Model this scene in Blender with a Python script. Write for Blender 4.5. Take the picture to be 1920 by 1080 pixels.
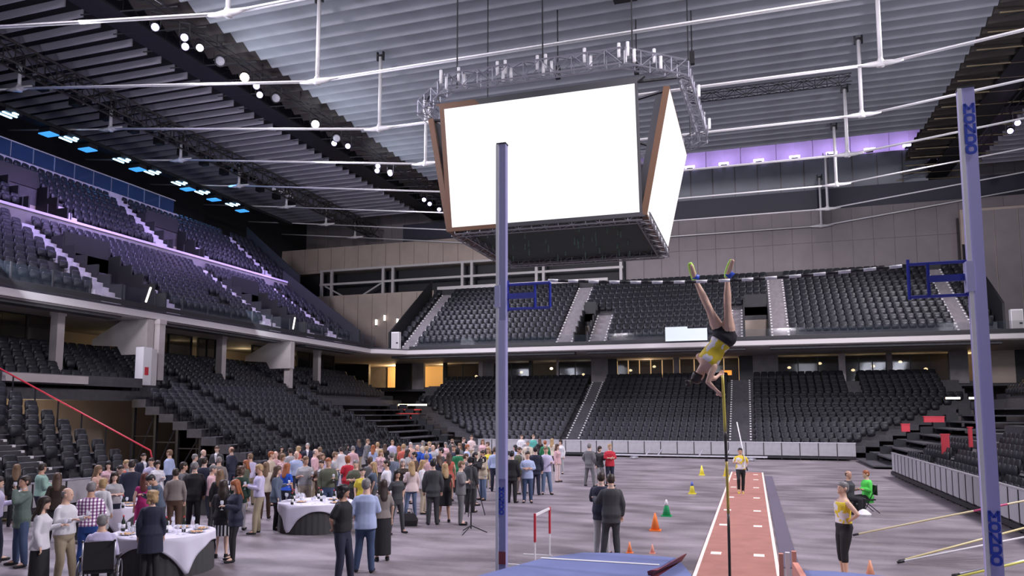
import bpy, math, random
from mathutils import Vector, Matrix
random.seed(7)
R_ = math.radians
for o in list(bpy.data.objects): bpy.data.objects.remove(o)
SC = bpy.context.scene
COL = SC.collection
# ------------------------------------------------------------------ camera
cd = bpy.data.cameras.new('camera'); cam = bpy.data.objects.new('camera', cd); COL.objects.link(cam)
cd.sensor_width = 36; cd.lens = 1420/1920*36; cd.shift_x = 17/1920; cd.shift_y = 97/1920
cd.clip_end = 300
cam.location = (0, 0, 3.1); cam.rotation_euler = (R_(90)+math.atan(138/1420), 0, math.atan(469/1426.7))
SC.camera = cam
# ------------------------------------------------------------------ world, lights, exposure
w = bpy.data.worlds.new('hall_air'); SC.world = w; w.use_nodes = True
w.node_tree.nodes['Background'].inputs[0].default_value = (0.62, 0.60, 0.78, 1)
w.node_tree.nodes['Background'].inputs[1].default_value = 0.30
SC.view_settings.view_transform = 'Standard'; SC.view_settings.look = 'None'
SC.view_settings.exposure = 0.0; SC.view_settings.gamma = 1; SC.view_settings.use_curve_mapping = False
def area(name, loc, target, size, power, color, sizey=None, spread=180):
    d = bpy.data.lights.new(name, 'AREA'); d.energy = power; d.color = color; d.size = size
    if sizey: d.shape = 'RECTANGLE'; d.size_y = sizey
    d.spread = R_(spread)
    o = bpy.data.objects.new(name, d); COL.objects.link(o); o.location = loc
    o.rotation_euler = (Vector(target)-Vector(loc)).to_track_quat('-Z', 'Y').to_euler()
    return o
def point(name, loc, power, color, r=.25):
    d = bpy.data.lights.new(name, 'POINT'); d.energy = power; d.color = color; d.shadow_soft_size = r
    o = bpy.data.objects.new(name, d); COL.objects.link(o); o.location = loc
for y in (14, 27, 40, 53):
    area('catwalk_floodlight', (-28.3, y, 21.6), (-10, y+2, 0), 2.2, 2100, (.86, .80, 1.0), 5, 115)
for y in (8, 22, 38, 53):
    area('catwalk_floodlight', (14.3, y, 21.6), (-5, y+1, 0), 2.2, 2100, (.96, .89, 1.0), 5, 115)
# added ceiling fills by the balconies, no fixtures there, tipped up to the baffles
for y in (8, 22, 38):
    area('added_ceiling_fill', (-28.6, y, 9.3), (-16, y+15, 24), 1.5, 520, (.82, .85, 1.0), 6)
    area('added_ceiling_fill', (16.2, y, 9.3), (4, y+15, 24), 1.5, 520, (.82, .85, 1.0), 6)
for x in (-20, 5):
    area('added_wall_fill', (x, -8, 19), (x*1.1, 72, 14), 2.5, 1500, (.95, .88, .98), 6, 46)  # added fill behind the camera, washing the far wall
for x in (-24, -7, 9):
    area('added_baffle_fill', (x, -8, 9.5), (x, 26, 25), 3, 260, (.84, .86, 1.0), 8, 90)  # added fill behind the camera for the baffle faces
for y in (24, 33, 42, 51):
    area('added_catwalk_spill', (-27.4, y, 20.4), (-18, y+5, 24), .8, 160, (.82, .88, 1.0), 3)  # extra uplights added for spill on the left baffle ends
for y in (33, 41.5, 50):
    area('blue_gallery_light', (-42.2, y, 20.8), (-40.5, y, 15), .5, 130, (.10, .35, 1.0), 6)
    area('violet_rail_light', (-34.6, y, 16.0), (-36.2, y, 13.2), .5, 170, (.55, .40, 1.0), 6)
for y in (20, 33, 46):
    area('violet_stand_floodlight', (-27.8, y, 21.4), (-35.5, y+2, 12), 1.2, 800, (.50, .38, 1.0), 4, 90)
area('violet_rail_light', (-34.6, 25, 16.0), (-36.2, 25, 13.2), .5, 120, (.55, .40, 1.0), 6)

# ------------------------------------------------------------------ materials
MATS = {}
def mat(name, col, rough=.6, metal=0, emit=0, noise=0, nscale=4, bump=0, spec=None, alpha=1, ecol=None):
    if name in MATS: return MATS[name]
    m = bpy.data.materials.new(name); m.use_nodes = True; nt = m.node_tree; b = nt.nodes['Principled BSDF']
    c = tuple(col)+(1,); b.inputs['Base Color'].default_value = c
    b.inputs['Roughness'].default_value = rough; b.inputs['Metallic'].default_value = metal
    if spec is not None: b.inputs['Specular IOR Level'].default_value = spec
    if emit:
        b.inputs['Emission Color'].default_value = tuple(ecol or col)+(1,); b.inputs['Emission Strength'].default_value = emit
    if alpha < 1: b.inputs['Alpha'].default_value = alpha
    if noise or bump:
        tc = nt.nodes.new('ShaderNodeTexCoord'); n = nt.nodes.new('ShaderNodeTexNoise')
        n.inputs['Scale'].default_value = nscale; n.inputs['Detail'].default_value = 5
        nt.links.new(tc.outputs['Object'], n.inputs['Vector'])
        if noise:
            r = nt.nodes.new('ShaderNodeValToRGB'); r.color_ramp.elements[0].position = .3; r.color_ramp.elements[1].position = .7
            r.color_ramp.elements[0].color = tuple(max(0, v*(1-noise)) for v in col)+(1,)
            r.color_ramp.elements[1].color = tuple(min(1, v*(1+noise)) for v in col)+(1,)
            nt.links.new(n.outputs['Fac'], r.inputs[0]); nt.links.new(r.outputs[0], b.inputs['Base Color'])
        if bump:
            bp = nt.nodes.new('ShaderNodeBump'); bp.inputs['Strength'].default_value = bump; bp.inputs['Distance'].default_value = .02
            nt.links.new(n.outputs['Fac'], bp.inputs['Height']); nt.links.new(bp.outputs[0], b.inputs['Normal'])
    MATS[name] = m; return m
def floor_mat():
    m = mat('polished_floor', (.30, .27, .31), .42); nt = m.node_tree; b = nt.nodes['Principled BSDF']; L = nt.links
    tc = nt.nodes.new('ShaderNodeTexCoord')
    def nz(sc, stretch, det=6):
        mp = nt.nodes.new('ShaderNodeMapping'); mp.inputs['Scale'].default_value = stretch; L.new(tc.outputs['Object'], mp.inputs[0])
        n = nt.nodes.new('ShaderNodeTexNoise'); n.inputs['Scale'].default_value = sc; n.inputs['Detail'].default_value = det
        L.new(mp.outputs[0], n.inputs['Vector']); return n
    n1 = nz(.35, (1, 1, 1)); n2 = nz(.8, (.6, 1.5, 1)); n3 = nz(9, (1, 1, 1))
    a = nt.nodes.new('ShaderNodeMath'); a.operation = 'ADD'; L.new(n1.outputs['Fac'], a.inputs[0]); L.new(n2.outputs['Fac'], a.inputs[1])
    a2 = nt.nodes.new('ShaderNodeMath'); a2.operation = 'MULTIPLY_ADD'; L.new(n3.outputs['Fac'], a2.inputs[0]); a2.inputs[1].default_value = .25; L.new(a.outputs[0], a2.inputs[2])
    r = nt.nodes.new('ShaderNodeValToRGB'); e = r.color_ramp.elements
    e[0].position = .75; e[0].color = (.13, .112, .122, 1); e[1].position = 1.0; e[1].color = (.33, .29, .31, 1)
    mr = nt.nodes.new('ShaderNodeMapRange'); mr.inputs[1].default_value = .8; mr.inputs[2].default_value = 1.45
    L.new(a2.outputs[0], mr.inputs[0]); r.color_ramp.elements[0].position = .15; L.new(mr.outputs[0], r.inputs[0]); L.new(r.outputs[0], b.inputs['Base Color'])
    rr = nt.nodes.new('ShaderNodeMapRange'); rr.inputs[3].default_value = .3; rr.inputs[4].default_value = .55
    L.new(n2.outputs['Fac'], rr.inputs[0]); L.new(rr.outputs[0], b.inputs['Roughness'])
    return m
M_floor = floor_mat()
M_seat = mat('black_seat_plastic', (.016, .017, .021), .42, spec=.32)
M_seatpan = mat('seat_pan_plastic', (.019, .020, .025), .42, spec=.35)
M_bracket = mat('pale_bracket', (.5, .5, .55), .5)
M_tread = mat('dark_tread', (.055, .053, .06), .7, noise=.2)
M_concrete = mat('grey_concrete', (.20, .185, .19), .8, noise=.15, nscale=1.5)
M_lightconc = mat('pale_concrete', (.42, .38, .37), .8, noise=.1, nscale=1.2)
M_stair = mat('pale_stair', (.50, .47, .52), .7, noise=.15)
M_stair2 = mat('grey_stair', (.22, .20, .21), .7, noise=.15)
M_edge = mat('pale_fascia', (.52, .49, .48), .6)
M_black = mat('black_paint', (.012, .012, .014), .6)
M_dark = mat('dark_metal', (.03, .03, .034), .5, .3)
M_beam = mat('blue_black_beam', (.028, .028, .045), .5)
M_baf = mat('grey_baffle', (.27, .285, .315), .7, noise=.12, nscale=.5)
M_bafd = mat('brown_black_baffle', (.04, .032, .028), .7)
M_baf2 = mat('grey_side_baffle', (.40, .38, .43), .7, noise=.1, nscale=.5)
M_ceil = mat('dark_ceiling', (.014, .013, .015), .9)
M_wall = mat('grey_wall_panel', (.23, .20, .205), .7, noise=.08, nscale=.8)
M_wall2 = mat('beige_wall_panel', (.42, .345, .29), .8, noise=.08, nscale=.8)
M_white = mat('white_paint', (.75, .74, .74), .45)
M_cable = mat('white_steel', (.78, .76, .76), .4)
M_alu = mat('aluminium', (.55, .55, .6), .35, .8)
M_screen = mat('lit_screen', (.25, .25, .25), .5, emit=.93, ecol=(1, .985, .985))
M_bezel = mat('screen_casing', (.05, .05, .055), .6)
M_orange = mat('orange_lit_casing', (.13, .06, .028), .6)  # orange lamp reflection on the casing put into its colour
def glass(name, col, a):
    return mat(name, col, .06, 0, alpha=a)
M_glass = glass('rail_glass', (.05, .07, .09), .10)
M_glassb = glass('blue_rail_glass', (.05, .10, .22), .42)
M_win = glass('box_window_glass', (.012, .016, .02), .62)
M_warm = mat('warm_glow_mullion', (.8, .55, .28), .8, emit=.45, ecol=(1, .62, .28))  # room light on the window mullions given as emission
M_lamp_w = mat('lamp_white', (1, 1, 1), emit=14, ecol=(.92, .92, 1))
M_lamp_y = mat('lamp_warm', (1, .8, .5), emit=7, ecol=(1, .78, .45))
M_lamp_o = mat('lamp_orange', (1, .7, .4), emit=30, ecol=(1, .72, .45))
M_lamp_v = mat('lamp_violet', (.6, .5, 1), emit=9, ecol=(.55, .45, 1))
M_lamp_b = mat('lamp_blue', (.4, .7, 1), emit=9, ecol=(.35, .68, 1))
M_lamp_b2 = mat('lamp_blue_deep', (.1, .4, 1), emit=1.2, ecol=(.05, .33, .9))
M_red = mat('red_paint', (.55, .03, .05), .5)
M_barrier = mat('grey_barrier_panel', (.36, .35, .37), .55, noise=.08, nscale=3)
M_pant = mat('violet_upright_paint', (.40, .38, .66), .35)
M_track = mat('terracotta_track', (.34, .15, .115), .75, noise=.12, nscale=2, bump=.2)
M_line = mat('track_line', (.80, .70, .62), .7, noise=.05)

# ------------------------------------------------------------------ mesh helpers
class MB:
    def __init__(s): s.v = []; s.f = []
    def add(s, vs, fs):
        b = len(s.v); s.v += [tuple(v) for v in vs]; s.f += [tuple(i+b for i in f) for f in fs]; return s
    def box(s, x0, y0, z0, x1, y1, z1):
        x0, x1 = min(x0, x1), max(x0, x1); y0, y1 = min(y0, y1), max(y0, y1); z0, z1 = min(z0, z1), max(z0, z1)
        return s.add([(x0, y0, z0), (x1, y0, z0), (x1, y1, z0), (x0, y1, z0), (x0, y0, z1), (x1, y0, z1), (x1, y1, z1), (x0, y1, z1)],
                     [(0, 3, 2, 1), (4, 5, 6, 7), (0, 1, 5, 4), (1, 2, 6, 5), (2, 3, 7, 6), (3, 0, 4, 7)])
    def rings(s, rs, cap=True, closed=False):
        n = len(rs[0]); b = len(s.v); m = len(rs)
        for r in rs: s.v += [tuple(p) for p in r]
        for j in range(m-1 if not closed else m):
            for i in range(n):
                a, c = b+j*n, b+((j+1) % m)*n
                s.f.append((a+i, a+(i+1) % n, c+(i+1) % n, c+i))
        if cap and not closed:
            s.f.append(tuple(b+i for i in reversed(range(n)))); s.f.append(tuple(b+(m-1)*n+i for i in range(n)))
        return s
    def tube(s, p, q, r, n=8, r2=None):
        return s.path([p, q], [r, r if r2 is None else r2], n)
    def path(s, pts, rad, n=8, closed=False, flat=1.0, up=None):
        pts = [Vector(p) for p in pts]
        if not hasattr(rad, '__len__'): rad = [rad]*len(pts)
        rs = []; prev = None
        for i, p in enumerate(pts):
            if closed: d = pts[(i+1) % len(pts)]-pts[i-1]
            else: d = pts[min(i+1, len(pts)-1)]-pts[max(i-1, 0)]
            d.normalize()
            if prev is None:
                u = Vector(up) if up else (Vector((0, 0, 1)) if abs(d.z) < .9 else Vector((0, 1, 0)))
            else: u = prev
            a = (u-d*u.dot(d)); a = a.normalized() if a.length > 1e-6 else d.orthogonal().normalized()
            prev = a; c = d.cross(a)
            rs.append([p+(a*math.cos(t)*flat+c*math.sin(t))*rad[i] for t in [2*math.pi*k/n for k in range(n)]])
        return s.rings(rs, not closed, closed)
    def lathe(s, prof, c=(0, 0, 0), n=12):
        return s.rings([[(c[0]+r*math.cos(t), c[1]+r*math.sin(t), c[2]+z) for t in [2*math.pi*k/n for k in range(n)]] for r, z in prof])
    def prism(s, poly, z0, z1):
        n = len(poly); return s.rings([[(x, y, z0) for x, y in poly], [(x, y, z1) for x, y in poly]])
    def extrude(s, poly, d):
        d = Vector(d); return s.rings([[Vector(p) for p in poly], [Vector(p)+d for p in poly]])
    def truss(s, p, q, w, h, bay=1.0, r=.035, n=4):
        p, q = Vector(p), Vector(q); L = (q-p).length; d = (q-p)/L; side = d.cross(Vector((0, 0, 1))); side = side.normalized()*w/2; up = Vector((0, 0, h))
        k = max(1, round(L/bay)); cs = [side, -side, side+up, -side+up]
        for c in cs: s.tube(p+c, q+c, r, n)
        for i in range(k):
            a, b = p+d*(L*i/k), p+d*(L*(i+1)/k)
            for u, v in ((0, 2), (1, 3), (0, 1), (2, 3)):
                x, y = (cs[u], cs[v]) if i % 2 else (cs[v], cs[u])
                s.tube(a+x, b+y, r*.6, 3)
                s.tube(a+x, a+y, r*.6, 3)
        return s
    def mesh(s, name, m, smooth=False):
        me = bpy.data.meshes.new(name); me.from_pydata(s.v, [], s.f); me.update()
        ms = m if isinstance(m, (list, tuple)) else [m]
        for x in ms: me.materials.append(x)
        import bmesh
        bm = bmesh.new(); bm.from_mesh(me); bmesh.ops.recalc_face_normals(bm, faces=bm.faces); bm.to_mesh(me); bm.free()
        if smooth:
            for p in me.polygons: p.use_smooth = True
        return me
    def build(s, name, m, parent=None, smooth=False, loc=None):
        return link(name, s.mesh(name, m, smooth), parent, loc)
def link(name, me, parent=None, loc=None):
    o = bpy.data.objects.new(name, me); COL.objects.link(o)
    if parent: o.parent = parent
    if loc: o.location = loc
    return o
def tag(o, label=None, cat=None, group=None, kind=None):
    if label: o['label'] = label
    if cat: o['category'] = cat
    if group: o['group'] = group
    if kind: o['kind'] = kind
    return o
def thing(name, label, cat, loc=(0, 0, 0), rz=0, group=None, kind=None):
    o = bpy.data.objects.new(name, None); COL.objects.link(o); o.location = loc; o.rotation_euler = (0, 0, rz)
    return tag(o, label, cat, group, kind)
def B(x0, y0, z0, x1, y1, z1): return MB().box(x0, y0, z0, x1, y1, z1)
def struct(name, mb, m, label, cat='wall', parent=None):
    o = mb.build(name, m, parent)
    if not parent: tag(o, label, cat, None, 'structure')
    return o

# ------------------------------------------------------------------ floor and shell
XL, XR = -20.6, 6.45       # floor edge at the retractable stands
fl = struct('floor', B(-50, -12, -.3, 40, 76, 0), M_floor, 'wide polished lilac grey concrete arena floor', 'floor')
back = struct('wall_far', B(-50, 74, 0, 40, 74.4, 31), M_wall, 'tall grey panelled end wall above the far stand', 'wall')
me = B(-.78, -.05, 0, .78, 0, 5.2).mesh('wall_panel', M_wall)
for r in range(3):
    for i in range(56):
        o = link('wall_panel', me, back, (-49.2+1.6*i, 74, 14.2+5.25*r))
side = struct('wall_left', B(-48.4, -12, 0, -48, 76, 26), M_ceil, 'dark side wall behind the top of the left stand', 'wall')
struct('wall_right', B(36, -12, 0, 36.4, 76, 26), M_ceil, 'dark side wall beyond the right stand', 'wall')
ceil = struct('ceiling', MB().box(-50, -12, 25.2, 40, 61, 25.5).box(-50, 61, 29.6, 40, 76, 29.9).box(-50, 61, 25.2, 40, 61.3, 29.9), M_ceil, 'arena ceiling of long hung grey baffles', 'ceiling')
ceil.location.z = 0
# raised bay of the ceiling over the end of the hall
def baffles(x0, x1, y0, y1, h, m, zb=23.5, jag=0, lean=0):
    meb = MB().extrude([(0, -.03, 0), (0, .03, 0), (0, .03-lean, h), (0, -.03-lean, h)], (x1-x0, 0, 0)).mesh('baffle', m)
    y = y0; i = 0
    while y < y1:
        link('baffle', meb, ceil, (x0+(jag*((i*7) % 3-1)), y, zb)); y += 1.09; i += 1
baffles(-26.5, 12.3, 21.5, 60.3, .52, M_baf, lean=.98)
baffles(-29.3, -26.53, 21.5, 66, .55, M_bafd, lean=.75)
baffles(12.33, 15.0, 30, 68, .55, M_bafd, lean=.75)
baffles(-40.9, -32.3, 20, 70, .42, M_baf2)
baffles(-47.8, -41.6, 20, 70, .42, M_baf2)
baffles(18.2, 35, 24, 70, .42, M_baf2)
# violet-washed bulkhead and beam at the end of the hall
bulk = struct('trim_1', B(-25, 72.2, 22.9, 14.5, 72.9, 26.1), M_wall, 'panelled bulkhead ledge above the dark end beam', 'trim')
struct('trim_2', B(-34.5, 71.2, 20.6, 34, 72.2, 22.9), M_beam, 'long blue-black beam spanning the end wall', 'beam')
for i in range(20):
    B(-24.9+2*i, 72.12, 22.95, -24.9+2*i+1.9, 72.2, 26.0).build('bulkhead_panel', M_baf, bulk)
for i in range(12):
    x = -20.5+3.1*i
    t = thing('wall_washer', 'violet wall-washer lamp on the ledge above the end beam', 'lamp', (x, 72.0, 26.15), 0, 'violet washers along the end ledge')
    B(-.28, -.1, 0, .28, .25, .14).build('housing', M_dark, t)
    B(-.45, -.14, .12, .45, .1, .30).build('lens', M_lamp_v, t)
    if 3 < i: area('violet_washer_beam', (x, 72.2, 26.5), (x, 74, 28.0), .3, 170, (.50, .38, 1.0))
# ------------------------------------------------------------------ seats
def slab(w, h, t, bulge, z0, y0, lean=0, n=14, taper=.9):
    """rounded upright pad, front towards -y"""
    m = MB(); out = []
    for k in range(n):
        a = 2*math.pi*k/n; c, s_ = math.cos(a), math.sin(a)
        out.append((math.copysign(abs(c)**.36, c)*w/2*(1 if s_ < 0 else taper+(1-taper)*(1-abs(s_))), math.copysign(abs(s_)**.42, s_)*h/2))
    def ring(f, y): return [(x*f, y0+y+(z+h/2)*lean, z0+h/2+z*f) for x, z in out]
    m.rings([ring(.82, 0), ring(1, -t*.3), ring(1, -t*.75), ring(.82, -t), ring(.4, -t-bulge)])
    return m
bk = slab(.53, .48, .07, .035, .42, -.10, .14); pn = slab(.48, .40, .08, .05, .30, -.17, .05)
brm = MB().box(-.05, -.14, 0, .05, -.08, .42); brm.box(-.07, -.2, .30, -.02, -.14, .36).box(.02, -.2, .30, .07, -.14, .36)
ME_back, ME_pan, ME_br = bk.mesh('backrest', M_seat, True), pn.mesh('seat_pan', M_seatpan, True), brm.mesh('bracket', M_dark)
SEATS = []   # (x, y, z, rz, block, row)
CR, SN = math.cos(math.atan(469/1426.7)), math.sin(math.atan(469/1426.7))
def depth(x, y): return -x*SN+y*CR
def inview(x, y, z):
    D = depth(x, y)
    if D < 3: return False
    Rr = x*CR+y*SN; zz = z-3.1; P = math.atan(138/1420)
    f = D*math.cos(P)+zz*math.sin(P); px = 943+1420*Rr/f; py = 637-1420*(-D*math.sin(P)+zz*math.cos(P))/f
    return -40 < px < 1960 and -40 < py < 1120
class Stand:
    """rows climb along 'back' from a front line; 'along' runs with the row"""
    def __init__(s, name, label, side, front, z0, depth_, rise, n, a0, a1, solid=True, m=None, group=None, grow=0, k0=0):
        s.side, s.front, s.z0, s.d, s.r, s.n = side, front, z0, depth_, rise, n
        s.root = thing(name, label, 'stand', s.pt((a0+a1)/2, 0, 0)[:2]+(0,), 0, group); s.off = Vector(s.root.location)
        s.m = m or M_tread
        for k in range(n):
            z = z0+rise*k; b0, b1 = depth_*k, depth_*(k+1)
            lo = z-(1.1 if side != 'left' else .5) if solid else z-rise-.05
            e0, e1 = (a0-grow*k, a1+grow*k) if not isinstance(a0, (list,)) else (0, 0)
            p, q = s.pt(e0, b0, lo), s.pt(e1, b1, z)
            o = B(*(Vector(p)-s.off), *(Vector(q)-s.off)).build('row_platform', s.m, s.root)
    def pt(s, a, b, z):
        if s.side == 'left': return (s.front-b, a, z)
        if s.side == 'right': return (s.front+b, a, z)
        return (a, s.front+b, z)
    def rz(s): return {'left': R_(90), 'right': R_(-90), 'far': 0}[s.side]
    def seats(s, ranges, block, pitch=.54):
        for k in range(s.n):
            for (a, b, *kk) in ranges(k):
                c = int((b-a)/pitch)
                for i in range(c):
                    p = s.pt(a+(i+.5)*(b-a)/c, s.d*(k+.93), s.z0+s.r*k)
                    if inview(*p): SEATS.append((*p, s.rz(), block, k))
    def stair(s, a0, a1, k0, k1, m=None, marks=False):
        mb = MB(); mk = MB()
        for k in range(k0, k1):
            z = s.z0+s.r*k
            for j in (0, 1):
                zt = z+s.r*.5*j+.03
                p = s.pt(a0, s.d*(k+j*.5)-.02, z-.3); q = s.pt(a1, s.d*(k+(j+1)*.5)-.003, zt)
                mb.box(*(Vector(p)-s.off), *(Vector(q)-s.off))
                if marks:
                    for aa in (a0+.04, a1-.16):
                        p = s.pt(aa, s.d*(k+j*.5)-.045, zt-.07); q = s.pt(aa+.12, s.d*(k+j*.5)+.10, zt+.012)
                        mk.box(*(Vector(p)-s.off), *(Vector(q)-s.off))
        mb.build('aisle_stair', m or M_stair, s.root)
        if marks: tag(mk.build('step_edge_mark', M_white, s.root), kind='stuff')
    def vom(s, a0, a1, k1, z, corr=M_wall2):
        """dark entrance opening with parapets, rows 0..k1 cut out by its box"""
        o = s.off; b1 = s.d*k1; top = s.z0+s.r*k1
        mb = MB()
        def bx(A0, B0, Z0, A1, B1, Z1): mb.box(*(Vector(s.pt(A0, B0, Z0))-o), *(Vector(s.pt(A1, B1, Z1))-o))
        for k in range(k1+1):
            zz = s.z0+s.r*k+.75
            bx(a0-.08, s.d*k, z, a0+.02, s.d*(k+1), zz); bx(a1-.02, s.d*k, z, a1+.08, s.d*(k+1), zz)
        bx(a0, b1, z+2.3, a1, b1+.12, top+1.0)
        mb.build('entrance_parapet', M_black, s.root)
        B(*(Vector(s.pt(a0, b1+.02, z))-o), *(Vector(s.pt(a1, b1+.1, z+2.3))-o)).build('entrance_door', corr, s.root)
def cut(ranges, holes):
    out = []
    for a, b in ranges:
        segs = [(a, b)]
        for h0, h1 in holes:
            n = []
            for p, q in segs:
                if h1 <= p or h0 >= q: n.append((p, q))
                else:
                    if h0-p > .5: n.append((p, h0))
                    if q-h1 > .5: n.append((h1, q))
            segs = n
        out += segs
    return out
# rows inside entrance holes are removed by building the low rows in pieces
class UpperStand(Stand):
    def __init__(s, name, label, side, front, z0, d, r, n, a0, a1, holes, stairs, hk, m=None):
        s.side, s.front, s.z0, s.d, s.r, s.n = side, front, z0, d, r, n
        s.root = thing(name, label, 'stand', s.pt((a0+a1)/2, 0, 0)[:2]+(0,)); s.off = Vector(s.root.location); s.m = m or M_tread
        for k in range(n):
            z = z0+r*k
            for p0, p1 in (cut([(a0, a1)], holes) if k < hk else [(a0, a1)]):
                B(*(Vector(s.pt(p0, d*k, z-1.0))-s.off), *(Vector(s.pt(p1, d*(k+1), z))-s.off)).build('row_platform', s.m, s.root)
        s.holes, s.stairs_, s.hk, s.a0, s.a1 = holes, stairs, hk, a0, a1
        for h0, h1 in holes: s.vom(h0, h1, hk, z0-.3)
    def fill(s, block, marks=False):
        for (t0, t1, k0, k1) in s.stairs_: s.stair(t0, t1, k0, k1, M_stair2 if s.side == 'far' else M_stair, marks)
        def rr(k):
            h = [(t0, t1) for (t0, t1, k0, k1) in s.stairs_ if k0 <= k < k1]
            if k <= s.hk: h += [(p-.1, q+.1) for p, q in s.holes]
            return cut([(s.a0+.2, s.a1-.2)], h)
        s.seats(rr, block)

# --- lower far stand
far = Stand('retractable_stand', 'far dark retractable seating stand behind the grey barrier at the runway end', 'far', 54.7, .55, .80, .36, 10, XL+.6, XR-.4, False, grow=.95)
A1, A2 = (-13.7, -12.2), (-1.9, .1)
far.seats(lambda k: cut([(XL+.7-.95*k, XR-.5+.95*k)], [A1, A2]), 'far stand')
for a in (A1, A2): far.stair(a[0]+.2, a[1]-.2, 0, 10, M_tread, True)
farfix = Stand('fixed_seating', 'dark fixed seating rows under the far balcony, behind the retractable rows', 'far', 62.9, 4.2, .72, .36, 5, -29, 15)
farfix.seats(lambda k: cut([(-27.5, 13.6)], [A1, A2, (-21.6, -20.6), (7, 8)]), 'far fixed rows')
for a in (A1, A2): farfix.stair(a[0]+.2, a[1]-.2, 0, 5, M_tread, True)
# --- lower left stand, two blocks with the passage between
lb = Stand('retractable_stand', 'left dark retractable seating stand on steel legs beyond the passage', 'left', XL, .55, .84, .36, 10, 29.8, 45.6, False)
lb.seats(lambda k: cut([(29.9, 45.5)], [(33.4, 34.5), (42.6, 43.7)]), 'left stand past passage')
for a in ((33.5, 34.4), (42.7, 43.6)): lb.stair(a[0], a[1], 0, 10, M_tread, False)
la = Stand('retractable_stand', 'nearest left seating stand ending at the red handrail', 'left', XL, .55, .84, .36, 10, 6, 22.5, False)
la.seats(lambda k: cut([(8, 22.4)], [(18.2, 19.7)]), 'red-handrail left stand')
la.stair(18.3, 19.6, 0, 10, M_tread, True)
lfix = Stand('fixed_seating', 'dark fixed seating rows under the left balcony', 'left', XL-8.4, 4.2, .84, .40, 5, 8, 60)
lfix.seats(lambda k: cut([(10, 57.5)], [(18.2, 19.7), (33.4, 34.6), (46.5, 47.6)]), 'left balcony fixed seating')
# --- lower right stand
rs = Stand('retractable_stand', 'right seating stand behind the angled grey barrier', 'right', XR+.15, .35, .84, .36, 10, 19, 43, False)
rs.seats(lambda k: cut([(19.2, 36.5+.0*k)], [(27.2, 28.6)]) + ([(37.6, 42.6)] if k < 3 else []), 'right barrier stand')
rs.stair(27.3, 28.5, 0, 10, M_tread, True); rs.stair(36.6, 37.5, 0, 10, M_tread, True)
rfix = Stand('fixed_seating', 'dark fixed seating rows at the back of the right stand', 'right', XR+8.6, 4.0, .84, .40, 5, 19, 60)
rfix.seats(lambda k: cut([(19.2, 57)], [(27.2, 28.6), (40, 41)]), 'right fixed rows')
# --- corners: small stepped decks with red-lit steps
def corner_decks(sx, x0, label):
    t = thing('corner_decks', label, 'stand', (x0, 50, 0))
    for k in range(9):
        z = .5+.40*k
        B(-sx*(.5-.95*k)+0, -3.0+.5*k, z-.38, sx*(2.2+.95*k+.4), 4.6+.8*k, z-.3).build('deck', M_tread, t)
        for j in range(2+k//3):
            B(sx*(.9*k+.1)-.25+sx*j*.9, 2.2+.7*k, z-.3, sx*(.9*k+.1)+.45+sx*j*.9, 2.35+.7*k, z+.14).build('deck_panel', M_seat, t)
    return t
cl = corner_decks(-1, XL, 'stepped dark decks filling the far left corner, with red steps')
cr = corner_decks(1, XR+.3, 'stepped dark decks filling the far right corner')
st = MB()
for k in range(6): st.box(-7.4+.0*k, 5.5+.35*k, 1.7+.33*k, -5.4, 5.9+.35*k, 1.8+.33*k)
st.build('red_step', mat('red_lit_step', (.5, .05, .03), .5), cl)  # red glow on the steps put into their colour
t = thing('emergency_light', 'warm strip light above the red steps in the far left corner', 'lamp', (-27.4, 58.6, 3.75))
B(-1.2, -.05, 0, 1.4, .05, .12).build('lens', M_lamp_y, t)
t = thing('emergency_light', 'warm strip light over the dark passage left of the right upright', 'lamp', (12.3, 54.8, 4.0))
B(-.6, -.05, 0, .2, .05, .12).build('lens', M_lamp_y, t); B(.7, -.05, 0, 2.0, .05, .12).build('lens', M_lamp_y, t)
for i, (x, y, z, wd, h) in enumerate([(9.6, 48, 2.6, 1.0, .3), (7.9, 46.5, 2.1, .4, .4), (8.6, 36.4, 1.7, .12, .8), (8.95, 36.4, 1.7, .12, .8), (8.1, 38.5, 1.25, .3, .9)]):
    t = tag(MB().box(-wd/2, -.1, 0, wd/2, .1, h).box(-wd/2-.03, -.12, h, wd/2+.03, .12, h+.04).build('red_guard', M_red, loc=(x, y, z)),
        ['low red guard panel high on the far right corner decks', 'small red guard block on the far right corner decks', 'left one of two thin red posts in the right stand',
         'right one of two thin red posts in the right stand', 'square red guard panel at the front of the right stand'][i], 'guard')

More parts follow.
